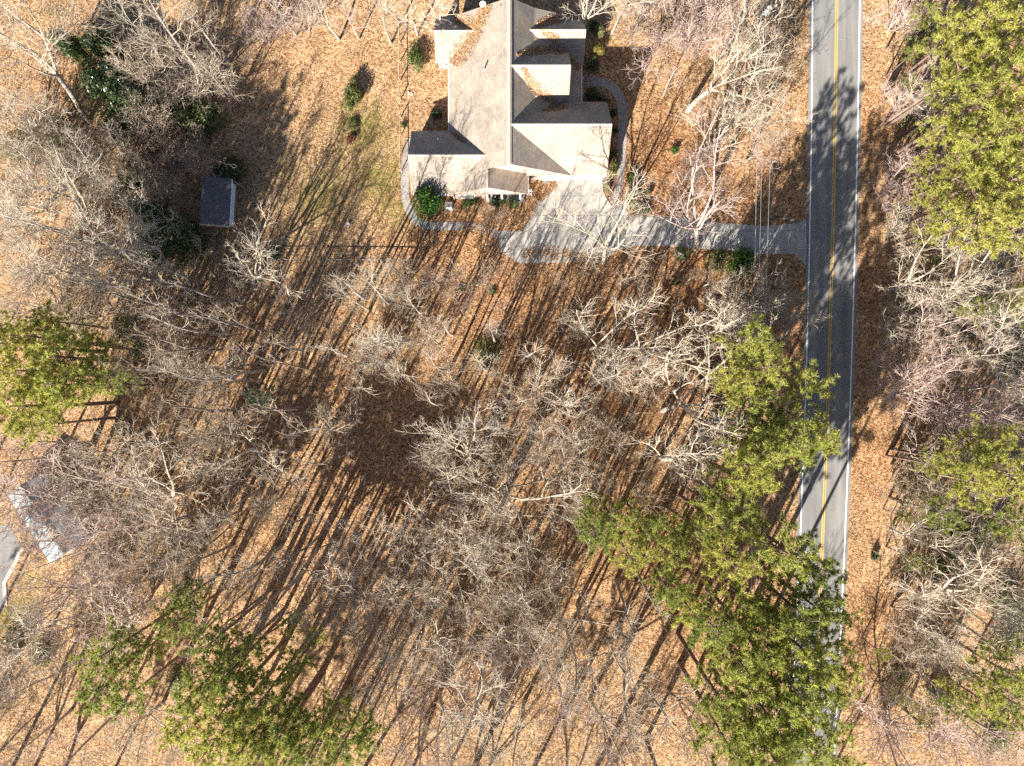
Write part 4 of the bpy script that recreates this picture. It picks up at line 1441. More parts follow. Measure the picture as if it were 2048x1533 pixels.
for a in [(958, 1420, 22, 'forest', 'pale', 1.35), (870, 1325, 13, 'spread', 'pale', 1.1), (800, 1300, 13, 'forest', 'pale', 1.2), (780, 1395, 14, 'spread', 'grey', 1.2), (865, 1450, 15, 'spread', 'pale', 1.1), (1070, 1350, 18, 'spread', 'grey', 1.15), (1125, 1425, 18, 'forest', 'pink', 1.2), (1050, 1490, 18, 'forest', 'pale', 1.2), (1200, 1480, 18, 'spread', 'pink', 1.1),
          (1275, 1400, 20, 'forest', 'grey', 1.3), (1320, 1450, 20, 'forest', 'pale', 1.2), (1370, 1445, 15, 'spread', 'brown'), (1240, 1335, 15, 'spread', 'grey', 1.1), (700, 1390, 12, 'small', 'grey'), (960, 1525, 17, 'forest', 'grey', 1.1), (830, 1515, 16, 'spread', 'pink', 1.1), (1140, 1525, 18, 'forest', 'grey', 1.1), (1420, 1515, 16, 'forest', 'brown'),
          (900, 1250, 10, 'bushy', 'grey', 1.3), (740, 1270, 9, 'bushy', 'grey', 1.2), (1000, 1300, 9, 'bushy', 'pink', 1.3), (880, 1390, 9, 'bushy', 'pink', 1.3)]:
    bare(*a)
# between house and road
bare(1440, 120, 19, 'spread', 'pale', 1.15, (1376, 222), desc='tall whitish tree standing nearest to the utility pole'.replace('nearest', 'just downhill and closest'))
for a in [(1475, 215, 14, 'spread', 'pale', 1.25, (1440, 280)), (1440, 270, 13, 'spread', 'pale', 1.1), (1525, 290, 10, 'spread', 'pink', 1.1), (1485, 50, 15, 'forest', 'pale', 1.2), (1330, 40, 10, 'bushy', 'pink', 1.2), (1380, 40, 11, 'bushy', 'pink', 1.2), (1340, 165, 7, 'small', 'pink'), (1545, 130, 9, 'bushy', 'brown', 1.2),
          (1410, 330, 6, 'bushy', 'brown'), (1530, 225, 11, 'spread', 'pale'), (1280, 30, 9, 'bushy', 'brown', 1.2), (1420, 20, 12, 'bushy', 'pink')]:
    bare(*a)
# wood east of the road
for a in [(1890, 205, 14, 'spread', 'pale', 1.0, (1868, 232)), (1815, 25, 8, 'bushy', 'pink', 1.2), (1828, 195, 7, 'bushy', 'pink', 1.2), (1818, 345, 8, 'bushy', 'pink', 1.3), (1822, 440, 8, 'bushy', 'pale', 1.1), (1812, 510, 6, 'small', 'pale'), (1930, 590, 19, 'spread', 'pale', 1.2, (1880, 620)), (1860, 560, 15, 'spread', 'pale', 1.1), (1995, 555, 17, 'forest', 'grey', 1.1),
          (2020, 690, 19, 'old', 'pale', 1.0), (1960, 715, 17, 'forest', 'pale', 1.1), (1880, 690, 14, 'spread', 'pink', 1.1), (1870, 785, 13, 'spread', 'pink', 1.3), (1950, 795, 16, 'spread', 'pink', 1.2), (1848, 790, 10, 'bushy', 'pink', 1.3), (2020, 780, 17, 'forest', 'pink', 1.1), (1860, 920, 12, 'spread', 'grey', 1.1), (1900, 985, 13, 'forest', 'grey'),
          (2000, 1010, 17, 'forest', 'pale', 1.2), (1850, 1085, 13, 'spread', 'pale', 1.1), (1920, 1115, 16, 'spread', 'grey', 1.1), (2000, 1105, 17, 'forest', 'grey', 1.1), (1940, 1190, 20, 'old', 'pale', 1.2, (1810, 1120)), (1890, 1215, 16, 'spread', 'pale', 1.2), (2005, 1285, 19, 'forest', 'pale', 1.2), (1920, 1300, 16, 'spread', 'grey', 1.2), (1865, 1340, 14, 'spread', 'grey', 1.1),
          (1955, 1450, 17, 'forest', 'pink', 1.1), (1900, 1495, 16, 'spread', 'pink', 1.1), (1835, 1500, 14, 'bushy', 'pink', 1.2), (2015, 1490, 18, 'forest', 'pink', 1.1), (1770, 1465, 10, 'bushy', 'pink', 1.3), (1856, 620, 10, 'bushy', 'pale', 1.2), (1838, 720, 9, 'bushy', 'pink', 1.2), (1840, 1010, 9, 'bushy', 'grey', 1.2),
          (1950, 870, 12, 'bushy', 'pink', 1.1), (2030, 1200, 16, 'spread', 'pale'), (1830, 1240, 9, 'bushy', 'brown', 1.2), (1780, 1385, 7, 'bushy', 'brown', 1.2), (1815, 960, 6, 'bushy', 'brown', 1.2), (1920, 500, 12, 'spread', 'pale')]:
    bare(*a)

# many slim trunks through the middle of the wood, felt mostly by their long shadows
PR = random.Random(31)
spots = []
while len(spots) < 78:
    bx, by = PR.uniform(440, 1270), PR.uniform(590, 1270)
    if bx > 820 and by < 640 or (bx < 640 and by < 640): continue
    if any((bx - q[0]) ** 2 + (by - q[1]) ** 2 < 34 ** 2 for q in spots): continue
    spots.append((bx, by))
spots += [(335, 570), (372, 610), (412, 645), (442, 700), (482, 738), (522, 760), (562, 722), (604, 702), (395, 560), (300, 610), (455, 600)]
for bx, by in spots:
    h = PR.uniform(15.5, 21.5) if bx > 450 or by > 760 else PR.uniform(20, 22.5)
    f = 1 / (1 - .62 * h / H)
    bare(CX + (bx - CX) * f, CY + (by - CY) * f, h, 'pole', PR.choice(['grey', 'grey', 'pale', 'brown']), PR.uniform(.8, 1.1))

# ------------------------------------------------------------------ planting: pines
Y_ = 'yellow'
for a in [(1855, 25, 19, Y_), (1905, 75, 21, Y_), (1965, 40, 23, Y_), (2030, 55, 23, Y_), (1940, 128, 23, Y_), (2010, 140, 24, Y_), (1890, 172, 19, Y_), (1960, 205, 24, Y_), (2040, 220, 24, Y_), (1895, 255, 21, Y_), (1985, 285, 24, Y_), (1930, 345, 22, Y_), (2010, 365, 24, Y_), (1865, 385, 19, Y_),
          (1900, 435, 21, Y_), (1970, 440, 23, Y_), (2040, 450, 24, Y_), (1835, 100, 15, 'green'), (1850, 330, 16, Y_), (2045, 330, 23, Y_), (1860, 465, 16, Y_), (1820, 165, 12, 'green'),
          (1990, 880, 20, Y_, .9), (1940, 925, 19, 'green'), (2025, 945, 23, Y_, 1), (1870, 930, 16, Y_), (1895, 1030, 15, 'green'), (1950, 965, 20, Y_), (1815, 1035, 11, 'green'), (2035, 1050, 19, 'green'),
          (1850, 1430, 17, Y_, .9), (1800, 1400, 13, Y_, .9), (1960, 1400, 19, Y_), (2020, 1345, 21, Y_), (1925, 1410, 17, 'green', .8), (2035, 1410, 21, 'green'), (1770, 1310, 9, 'green'), (1845, 1125, 14, 'green'), (1960, 615, 14, 'green', .9), (2030, 600, 15, 'green'), (1990, 1190, 14, 'green')]:
    pine(*a)
for a in [(1500, 685, 18, Y_, .95), (1530, 735, 19, Y_, .95), (1480, 760, 16, Y_), (1515, 800, 17, 'green'), (1612, 775, 18, Y_, .9), (1540, 855, 16, 'green'), (1500, 880, 17, 'green', .9), (1520, 925, 20, Y_), (1600, 890, 20, Y_), (1632, 880, 19, Y_, .85), (1490, 955, 19, Y_), (1470, 1005, 18, 'green', 1.0),
          (1440, 1045, 18, Y_), (1580, 1110, 21, 'green', 1.05), (1632, 1130, 20, 'green', .9), (1600, 1220, 22, 'green', 1.0), (1560, 1255, 21, 'green', .9), (1650, 1225, 21, 'green', .85), (1610, 1300, 22, Y_), (1660, 1330, 22, Y_, .85), (1580, 1370, 23, 'green'),
          (1640, 1400, 23, 'green', .9), (1540, 1430, 22, 'green'), (1600, 1475, 23, Y_), (1655, 1500, 23, Y_, .9), (1550, 1515, 23, 'green'), (1480, 1330, 20, Y_, 1.05), (1440, 1395, 19, 'green'), (1450, 1480, 20, 'green'), (1505, 1500, 21, 'green'), (1520, 1290, 20, 'green', .9), (1500, 1210, 18, 'green', .9)]:
    pine(*a)
for a in [(1230, 1040, 18, 'green', 1.05), (1190, 1070, 18, 'green'), (1258, 1112, 19, Y_, 1.0), (1290, 1045, 17, 'green', .85), (1350, 1060, 17, 'green'), (1350, 1112, 19, Y_, .95), (1395, 1062, 18, 'green', .9), (1415, 1000, 16, 'green', .9), (1462, 1130, 20, Y_, .9), (1380, 1215, 20, Y_, .95), (1340, 1180, 20, 'green', .9), (1425, 1255, 20, 'green', .9), (1180, 1010, 15, 'green', .8)]:
    pine(*a)
for a in [(40, 740, 23, Y_, 1.05), (110, 715, 23, Y_, 1.05), (60, 675, 21, Y_), (130, 770, 22, Y_), (30, 815, 23, Y_), (165, 690, 19, Y_, .9), (90, 640, 16, 'green'), (190, 750, 19, 'green', .9), (60, 850, 20, Y_, .8), (95, 775, 22, Y_), (10, 690, 22, Y_), (225, 765, 15, 'green', .9)]:
    pine(*a)
pine(515, 790, 13, 'blue', 1.0, desc='lone bluish green pine in the leafless wood')
for a in [(370, 1195, 16, 'green'), (345, 1250, 17, 'green', .9), (210, 1310, 19, 'green'), (285, 1300, 17, 'green', .9), (190, 1395, 20, 'green', 1.0, 'pine', (178, 1335)), (250, 1400, 19, 'green'), (420, 1290, 20, 'green', .9), (480, 1305, 19, 'green'), (385, 1390, 21, 'green'), (450, 1415, 22, 'green', 1.05),
          (520, 1400, 21, 'green'), (560, 1465, 22, 'green'), (490, 1490, 23, Y_), (420, 1490, 23, Y_), (590, 1330, 18, 'green', .9), (630, 1278, 12, 'green', .85), (580, 1250, 13, 'green', .8), (620, 1505, 21, 'green'), (685, 1490, 21, 'green', .9), (725, 1470, 19, 'green', .8), (650, 1440, 18, 'green', .9), (450, 1350, 21, 'green', .9), (360, 1450, 21, Y_, .9), (540, 1510, 23, Y_)]:
    pine(*a)

# trees that stand just outside the frame and throw their shadows into it
for k in range(34):
    x = RNG.uniform(-520, 1750); y = RNG.uniform(1600, 1980)
    if RNG.random() < .35: pine(x, y, RNG.uniform(18, 24), 'green')
    else: bare(x, y, RNG.uniform(15, 22), RNG.choice(['forest', 'spread']), 'grey')
for k in range(10):
    bare(RNG.uniform(-420, -80), RNG.uniform(250, 1450), RNG.uniform(14, 21), 'forest', 'grey')

# ------------------------------------------------------------------ planting: shrubs
broad('evergreen_tree', 'bright green leafy tree at the corner of the house beside the heat pump', 853, 396, 2.5, 6.5, 'leaf_bright', 'holly', 'tree', frac=.6)
broad('cedar_tree', 'bright green bushy cedar on the lower side of the driveway near the cables', 1488, 522, 2.2, 6.5, 'leaf_bright', 'holly', 'tree', ry=2.7, rz=0)
for px, py, r, h, mt, lab in [(205, 85, 2.0, 7, 'leaf_dark', 'very dark narrow evergreen at the upper end of the dark thicket'), (142, 92, 1.6, 8, 'leaf_dark', 'slim dark cedar standing apart on the outer side of the dark thicket'),
                              (215, 155, 3.0, 7, 'leaf_dark', 'broad dark glossy holly in the middle of the dark thicket'), (272, 205, 3.4, 7, 'leaf_dark', 'largest dark glossy holly with bright leaf tips in the thicket'), (312, 225, 2.3, 6, 'leaf_mid', 'fresh green holly on the lawn side of the dark thicket'),
                              (235, 250, 2.2, 5, 'leaf_dark', 'dark holly at the lower end of the thicket beside the brown brush'), (392, 228, 3.0, 5, 'leaf_mid', 'olive green evergreen between the dark thicket and the lawn'), (462, 335, 2.0, 4, 'leaf_dark', 'dark shrub beside the deck of the raised shed'),
                              (265, 355, 1.5, 3.5, 'leaf_mid', 'small green holly between brown brush and pale trees'), (318, 485, 3.9, 6, 'leaf_mid', 'large glossy green thicket below the raised shed'), (362, 470, 2.6, 5, 'leaf_mid', 'rounded green evergreen beside the wooden steps of the shed'), (290, 425, 2.0, 5, 'leaf_mid', 'green evergreen above the large glossy thicket')]:
    broad('evergreen_tree', lab, px, py, r * 1.25, h, mt, 'holly', 'tree', 'dark evergreens in the upper corner thicket' if px < 480 and py < 260 else None)
for px, py, r, h, mt, lab in [(30, 290, 2.8, 3, 'leaf_pale', 'pale ivy covered shrub at the very edge under whitish trees'), (112, 285, 2.8, 3, 'leaf_pale', 'pale green loose shrub beside the dark thicket'), (120, 345, 2.4, 3, 'leaf_mid', 'green loose shrub among whitish trunks'),
                              (250, 665, 2.8, 2, 'leaf_mid', 'low green patch between the two horizontal pine trunks'), (160, 640, 2.4, 3, 'leaf_mid', 'green shrub above the yellow-green pines'), (280, 700, 1.8, 1.5, 'leaf_mid', 'small green patch beside the lower horizontal pine trunk'),
                              (972, 706, 2.3, 1.6, 'leaf_moss', 'mossy green round bush alone in the leafless wood'), (1440, 520, 2.0, 2.5, 'leaf_mid', 'dull green bush under the wide pinkish tree'), (1368, 505, 1.3, 1.6, 'leaf_mid', 'small green bush at the driveway edge under branches'), (1357, 565, .8, 1.0, 'leaf_moss', 'tiny mossy plant below the driveway'),
                              (985, 585, .7, .7, 'leaf_moss', 'tiny green plant in the reddish leaves below the driveway court'), (920, 578, .7, .6, 'leaf_moss', 'tiny olive plant below the side walkway field'), (553, 505, 1.1, 1.2, 'leaf_mid', 'small green bush behind the whitish tree by the fence'),
                              (1985, 655, 2.8, 4, 'leaf_mid', 'dark green evergreen under the wood east of the road'), (2020, 1215, 2.4, 4, 'leaf_mid', 'green evergreen behind the big pale limbs east of the road'), (1930, 1060, 2.4, 3, 'leaf_mid', 'green evergreen among branches below the light pines'),
                              (1870, 1060, 1.6, 2, 'leaf_moss', 'mossy green shrub at the edge of the wood east of the road'), (20, 1290, 2.0, 2.5, 'leaf_dark', 'dark green shrub beside the lane at the edge of the grass'), (75, 1315, 1.6, 2.5, 'leaf_mid', 'dull green shrub in the shade below the grass patch'),
                              (245, 855, 1.6, 1.2, 'leaf_pale', 'pale green small shrub below the yellow-green pines'), (1750, 1110, .8, 1.2, 'leaf_dark', 'small dark round shrub on the sunny verge east of the road'), (1690, 1165, .4, .5, 'leaf_moss', 'tiny green tuft on the verge edge'),
                              (1350, 298, .7, .9, 'leaf_bright', 'small bright green plant in leaves between house and road'), (350, 1365, 2.2, 1.6, 'leaf_pale', 'pale whitish green bush under the dark pines')]:
    broad('shrub', lab, px, py, r, h, mt, 'loose' if r > 1.5 else 'shrub')
for i, (px, py, r, h, mt, lab) in enumerate([(1850, 60, 2.2, 3, 'leaf_pale', 'pale green brush at the wood edge near the upper pines'), (1836, 250, 1.8, 2.5, 'leaf_pale', 'pale green brush under the bare tree by the upper pines'), (1880, 500, 2.2, 3, 'leaf_gold', 'yellow-green brush below the upper pines'),
                              (1900, 640, 2.0, 3, 'leaf_pale', 'pale green brush under the big whitish tree east of the road'), (2040, 740, 2.6, 4, 'leaf_mid', 'green evergreen at the middle of the east photo edge'), (1900, 860, 2.4, 3, 'leaf_gold', 'yellow-green brush above the light roadside pines'), (1840, 975, 2.2, 3, 'leaf_gold', 'yellow-green brush at the wood edge opposite the dark verge shrub'),
                              (1980, 1075, 2.4, 3, 'leaf_mid', 'green evergreen below the light pines east of the road'), (1890, 1130, 2.2, 3, 'leaf_moss', 'mossy brush above the big pale fallen-looking limbs'), (1860, 1280, 2.0, 2.5, 'leaf_moss', 'mossy brush below the big pale limbs east of the road'), (2030, 1280, 2.6, 4, 'leaf_mid', 'green evergreen at the lower part of the east photo edge'),
                              (1800, 1350, 1.6, 2.2, 'leaf_gold', 'yellow-green brush beside the lower verge'), (1990, 1480, 2.4, 3, 'leaf_mid', 'green evergreen in the lower east corner'), (1880, 1390, 2.2, 3, 'leaf_pale', 'pale green brush between the lower pines')]):
    broad('shrub', lab, px, py, r * 1.15, h, mt, 'loose', group='green brush under the wood east of the road')
# garden planting
G = 'evergreen shrubs planted round the house'
for px, py, r, h, mt, lab, ry in [(830, 119, 1.35, 1.9, 'leaf_mid', 'long clipped dark green hedge between rear fence and rear wing', 2.9),
                                  (706, 174, 1.75, 2.2, 'leaf_moss', 'upper of the two round lawn bushes', None), (704, 204, 1.8, 2.3, 'leaf_moss', 'lower of the two round lawn bushes', None), (708, 250, 1.1, .8, 'leaf_moss', 'low yellowish green plant on the lawn below the round bushes', None), (702, 281, .9, .9, 'leaf_red', 'low reddish shrub on the lawn', None),
                                  (1197, 62, .8, 2.6, 'leaf_pale', 'pale narrow shrub beside the small front gable', 1.5), (1196, 100, .9, 2.0, 'leaf_gold', 'golden shrub beside the front porch', 1.2), (1188, 50, .8, 2.2, 'leaf_dark', 'dark shrub at the upper corner of the small front gable', None), (1185, 125, 1.2, 1.5, 'leaf_dark', 'dark shrub between golden shrub and front walkway', None),
                                  (1190, 190, 1.3, 1.2, 'leaf_dark', 'dark shrub in the shaded bed by the porch, close to the walkway bend', None), (1210, 200, 1.1, 1.1, 'leaf_dark', 'dark shrub in the shaded bed inside the walkway bend', None), (1228, 225, .7, 1.1, 'leaf_dark', 'small dark shrub between garage gable and curved walkway, upper', None), (1230, 258, .6, 1.1, 'leaf_dark', 'small dark shrub between garage gable and curved walkway, lower', None),
                                  (1229, 305, .8, 1.6, 'leaf_gold', 'golden shrub beside the garage gable, upper one', None), (1227, 328, .9, 1.6, 'leaf_moss', 'olive shrub beside the garage gable above the mulch island', None), (1222, 350, .9, 1.5, 'leaf_gold', 'golden green shrub at the corner of the garage', None), (1214, 374, .7, 1.1, 'leaf_pale', 'grey-green shrub in the mulch island', None),
                                  (1262, 357, .9, 1.4, 'leaf_mid', 'green shrub beyond the walkway, upper of three', None), (1268, 384, 1.0, 1.5, 'leaf_dark', 'dark shrub beyond the walkway, middle of three', None), (1285, 414, 1.4, 1.6, 'leaf_mid', 'green rounded shrub at the driveway edge, lowest of three', None), (1264, 404, 1.0, 1.2, 'leaf_gold', 'yellow shrub beside the driveway court', None), (1296, 390, .7, 1.2, 'leaf_gold', 'small yellow shrub above the green rounded one', None),
                                  (934, 408, 1.0, 1.3, 'leaf_mid', 'green shrub under the double window', None), (952, 402, .8, 1.3, 'leaf_mid', 'dull green shrub between double window and porch', None), (988, 400, 1.0, 1.5, 'leaf_dark', 'dark shrub in front of the open porch', None), (1004, 398, .8, 1.3, 'leaf_mid', 'olive shrub in front of the middle porch post', None), (1027, 405, 1.0, 1.3, 'leaf_mid', 'green shrub at the driveway end of the open porch', None),
                                  (806, 248, .5, .7, 'leaf_moss', 'tiny green plant beside the lawn fence', None), (875, 225, 1.0, 1.0, 'leaf_dark', 'low dark plants behind the house against the rear wall', None)]:
    broad('shrub', lab, px, py, r, h, mt, 'shrub', 'shrub', G, ry=ry, rz=0 if ry else None)
bare(985, 428, 4, 'bushy', 'brown', 1.0, desc='low leafless ornamental tree in front of the open porch')
bare(1378, 355, 3.5, 'bushy', 'brown', 1.0, desc='low leafless shrub beside the white yard light')

# fallen logs
for (a, b, r, lab) in [((731, 944), (728, 984), .16, 'short brown log lying in shadow among bare trees'), ((676, 1266), (712, 1276), .15, 'pale split log lying beside a bright young pine'), ((690, 1262), (708, 1268), .12, 'shorter pale log beside the split log'),
                       ((254, 548), (312, 562), .20, 'tan log lying below the large glossy green thicket'), ((240, 537), (274, 540), .15, 'shorter tan log just above the longer one'), ((952, 1316), (946, 1345), .14, 'pale log standing out near the lower edge under branches')]:
    pa, pb = P(*a), P(*b)
    V, F = [], []
    tube_vf([pa + Vector((0, 0, r)), pa.lerp(pb, .5) + Vector((.05, .05, r + .06)), pb + Vector((0, 0, r * .8))], [r, r * .95, r * .7], 8, V, F, True)
    tag(link('fallen_log', mesh_from('fallen_log', V, F, True), None, M['wood_tan']), lab, 'log')

# ------------------------------------------------------------------ labels of the many trees: by look and by what they stand close to
MARKS = [('the raised shed', 430, 400), ('the satellite dish', 966, 13), ('the utility pole', 1540, 30), ('the white mailbox', 1577, 444), ('the garage doors', 1130, 352), ('the heat pump', 897, 410), ('the corner of the wire fence', 843, 520),
         ('the end of the field fence', 545, 522), ('the two round lawn bushes', 705, 190), ('the mossy round bush', 972, 706), ('the lone bluish pine', 515, 790), ('the dark holly thicket', 230, 160), ('the blue-grey roof', 72, 1030),
         ('the two horizontal pine trunks', 320, 690), ('the bright cedar by the driveway', 1488, 522), ('the spot where pines first overhang the road', 1625, 800), ('the dark shrub on the sunny verge', 1750, 1110), ('the pale split log', 695, 1270),
         ('the short brown log in shadow', 730, 965), ('the lane and grass corner', 30, 1180), ('the lower west corner of the photo', 20, 1500), ('the upper west corner of the photo', 20, 20), ('the upper east corner of the photo', 2030, 20),
         ('the lower east corner of the photo', 2030, 1510), ('the middle of the lower photo edge', 1024, 1520), ('the middle of the east photo edge', 2040, 766), ('the centre of the photo', 1024, 766), ('the point where the road leaves below', 1625, 1520),
         ('the white yard light', 1368, 359), ('the tan log under the thicket', 280, 552), ('the middle of the west photo edge', 10, 766), ('the open porch of the house', 1015, 390), ('the mulch island', 1214, 380), ('the pale log near the lower edge', 950, 1330), ('the green evergreens by the shed steps', 340, 480), ('the golden porch shrub', 1196, 100), ('the road above the driveway', 1670, 200), ('the pale whitish bush under the dark pines', 350, 1365)]
ORD = ['', 'closest', 'second closest', 'third closest', 'fourth closest', 'fifth closest', 'sixth closest', 'seventh closest', 'eighth closest', 'ninth closest', 'tenth closest', 'eleventh closest', 'twelfth closest'] + [w + ' closest' for w in 'thirteenth fourteenth fifteenth sixteenth seventeenth eighteenth nineteenth twentieth'.split()]
for kind, word in (('bare', 'bare tree'), ('pine', 'pine')):
    T = [t for t in TREES if t[1] == kind]
    best = {}
    for name, mx, my in MARKS:
        order = sorted(T, key=lambda t: (t[3][0] - mx) ** 2 + (t[3][1] - my) ** 2)
        for i, t in enumerate(order[:20]):
            k = t[0].name
            d = math.hypot(t[3][0] - mx, t[3][1] - my)
            if k not in best or (i, d) < best[k][:2]: best[k] = (i, d, name)
    for t in T:
        r, desc, (cx, cy) = t[0], t[2], t[3]
        if not (-30 < cx < 2078 and -30 < cy < 1563):
            r['label'] = desc + ' just outside the view, its shadow falling in'
            r['group'] = 'trees outside the view that shade it'
        elif 'standing' in desc or 'whose' in desc or 'arching' in desc or 'lone' in desc or 'just' in desc or 'beside' in desc or 'in front' in desc:
            r['label'] = desc
        elif r.name in best:
            i, d, name = best[r.name]
            r['label'] = f'{desc}, {ORD[i + 1]} to {name}'
        else:
            r['label'] = f'{desc} in the thick of the wood'
            r['group'] = 'alike trees in the thick of the wood'


# ------------------------------------------------------------------ leaf litter, grass, leaves on the roof
def on_paving(x, y):
    """true where asphalt, concrete or the house stand"""
    px, py = CX + x / S, CY - y / S
    m = np.zeros(len(x), bool)
    xl = np.polyval(FL, np.clip(py / 1000, -.05, 1.6)); xr = np.polyval(FR, np.clip(py / 1000, -.05, 1.6))
    m |= (px > xl - 8) & (px < xr + 8)
    def inside(poly):
        c = np.zeros(len(x), bool)
        n = len(poly)
        for i in range(n):
            (ax, ay), (bx, by) = poly[i], poly[(i + 1) % n]
            cond = ((ay > py) != (by > py)) & (px < (bx - ax) * (py - ay) / ((by - ay) if by != ay else 1e-9) + ax)
            c ^= cond
        return c
    m |= inside(DRIVE)
    m |= (x > -8) & (x < 7.4) & (y > 27.6) & (y < 47.8)
    m |= (x > 7.4) & (x < 12.3) & (y > 27.7) & (y < 36.8)
    m |= (x > -12.9) & (x < -8) & (y > 25.3) & (y < 33)
    m |= inside([(-90, 1035), (20, 1052), (44, 1094), (6, 1165), (8, 1210), (-10, 1250), (-140, 1300)])
    return m


def leaf_quads(x, y, z, size, col, tilt, rs):
    n = len(x)
    nrm = rs.normal(size=(n, 3)) * tilt + np.array([0, 0, 1.0])
    nrm /= np.linalg.norm(nrm, axis=1, keepdims=True)
    a = np.cross(nrm, rs.normal(size=(n, 3))); a /= np.linalg.norm(a, axis=1, keepdims=True)
    b = np.cross(nrm, a)
    L = size[:, None]; W = L * rs.uniform(.45, .8, size=(n, 1))
    p = np.stack([x, y, z], 1)
    q = np.stack([p - a * L * .5, p - b * W * .5 + nrm * L * .12, p + a * L * .5, p + b * W * .5 + nrm * L * .12], 1)
    return q


TAN = np.array([(.15, .075, .035), (.34, .185, .085), (.50, .30, .145), (.61, .39, .20), (.74, .55, .34)])
REDL = np.array([(.10, .04, .02), (.26, .11, .046), (.42, .20, .082), (.51, .28, .13), (.66, .45, .26)])


def litter():
    rs = np.random.default_rng(5)
    n = 430000
    x = rs.uniform(-74, 74, n); y = rs.uniform(-56, 56, n)
    pav = on_paving(x, y)
    keep = ~pav | (rs.random(n) < .03)
    g = zone(x, y, GREEN_ZONES)
    keep &= rs.random(n) > g * .9
    # no leaves under the house footprint
    x, y, pav = x[keep], y[keep], pav[keep]
    n = len(x)
    inh = ((x > -8) & (x < 7.4) & (y > 27.6) & (y < 47.8)) | ((x > 7.4) & (x < 12.3) & (y > 27.7) & (y < 36.8)) | ((x > -12.9) & (x < -8) & (y > 25.3) & (y < 33))
    x, y, pav = x[~inh], y[~inh], pav[~inh]
    n = len(x)
    r = zone(x, y, RED_ZONES)
    k = np.clip((rs.beta(2.2, 2.0, n) * 5).astype(int), 0, 4)
    red = rs.random(n) < (.12 + .75 * r)
    col = np.where(red[:, None], REDL[k], TAN[k]) * rs.uniform(.85, 1.1, size=(n, 1))
    size = rs.uniform(.07, .18, n) * np.where(pav, .7, 1)
    z = rs.uniform(.015, .07, n) + np.where(pav, .02, 0)
    q = leaf_quads(x, y, z, size, col, .58, rs)
    me = polys_mesh('leaf_litter', q, 4, col)
    tag(link('leaf_litter', me, None, M['dead_leaf']), 'tan and russet fallen leaves lying over the whole ground', None, None, 'stuff')


def leaf_patch(name, label, pts, width, n, zf, size=(.10, .22), seed=1, parent=None):
    """a drift of leaves along photograph points; zf(x, y) height; pts are seen at their own height"""
    rs = np.random.default_rng(seed)
    W = [Vector((p[0], p[1], 0)) for p in pts]
    L = [0]
    for a, b in zip(W, W[1:]): L.append(L[-1] + (b - a).length)
    X = []
    for i in range(n):
        s = rs.uniform(0, L[-1]); k = min(max(int(np.searchsorted(L, s)), 1), len(L) - 1)
        t = (s - L[k - 1]) / max(1e-6, L[k] - L[k - 1])
        c = W[k - 1].lerp(W[k], t); d = (W[k] - W[k - 1]).normalized()
        wloc = width if not isinstance(width, (list, tuple)) else width[k - 1] * (1 - t) + width[k] * t
        c = c + Vector((-d.y, d.x, 0)) * np.clip(rs.normal() * .33, -.62, .62) * wloc
        X.append((c.x, c.y))
    X = np.array(X)
    zz = np.array([zf(a, b) for a, b in X]) + rs.uniform(.02, .10, n)
    k = np.clip((rs.beta(2.2, 2.0, n) * 5).astype(int), 0, 4)
    col = np.where((rs.random(n) < .3)[:, None], REDL[k], TAN[k])
    q = leaf_quads(X[:, 0], X[:, 1], zz, rs.uniform(*size, n), col, .4, rs)
    o = link(name, polys_mesh(name, q, 4, col), None, M['dead_leaf'])
    tag(o, label, None, 'leaf drifts on the house roof', 'stuff')
    return o


def roof_z(x, y):
    """height of the house roof above x, y"""
    z = 0
    if YS <= y <= YN:
        if -8.3 <= x <= XR: z = max(z, zwest(x))
        elif XR < x <= 7.6 and y < 32.3: z = max(z, ZR + (x - XR) * (3.2 - ZR) / (7.6 - XR))
        elif XR < x <= XK: z = max(z, ZR + (x - XR) * (ZK - ZR) / (XK - XR))
        elif x <= 7.6: z = max(z, ZK + (x - XK) * (3.45 - ZK) / (7.6 - XK))
        elif x <= 9.15 and 36.4 < y < 42.4: z = max(z, 3.45 - (x - 7.6) * .6 / 1.55)
    for xw, xe, yc, zr, hs, hn, ze in ((1.6, 9.45, 45.06, 5.95, 3.1, 2.8, 3.0), (-.2, 7.35, 39.65, 7.95, 3.25, 3.25, 4.5), (-.2, 12.5, 32.3, 7.95, 4.95, 4.75, 3.0),
                                       (-10.05, -3.4, 45.35, 5.15, 2.95, 2.95, 3.0), (-13.25, -3.1, 29.05, 6.06, 4.15, 4.15, 3.0)):
        if xw <= x <= xe and yc - hs <= y <= yc + hn:
            d = (yc - y) / hs if y < yc else (y - yc) / hn
            z = max(z, zr + (ze - zr) * d)
    return z


def on_roof(pxs, z):
    return [tuple(P(a, b, z)[:2]) for a, b in pxs]


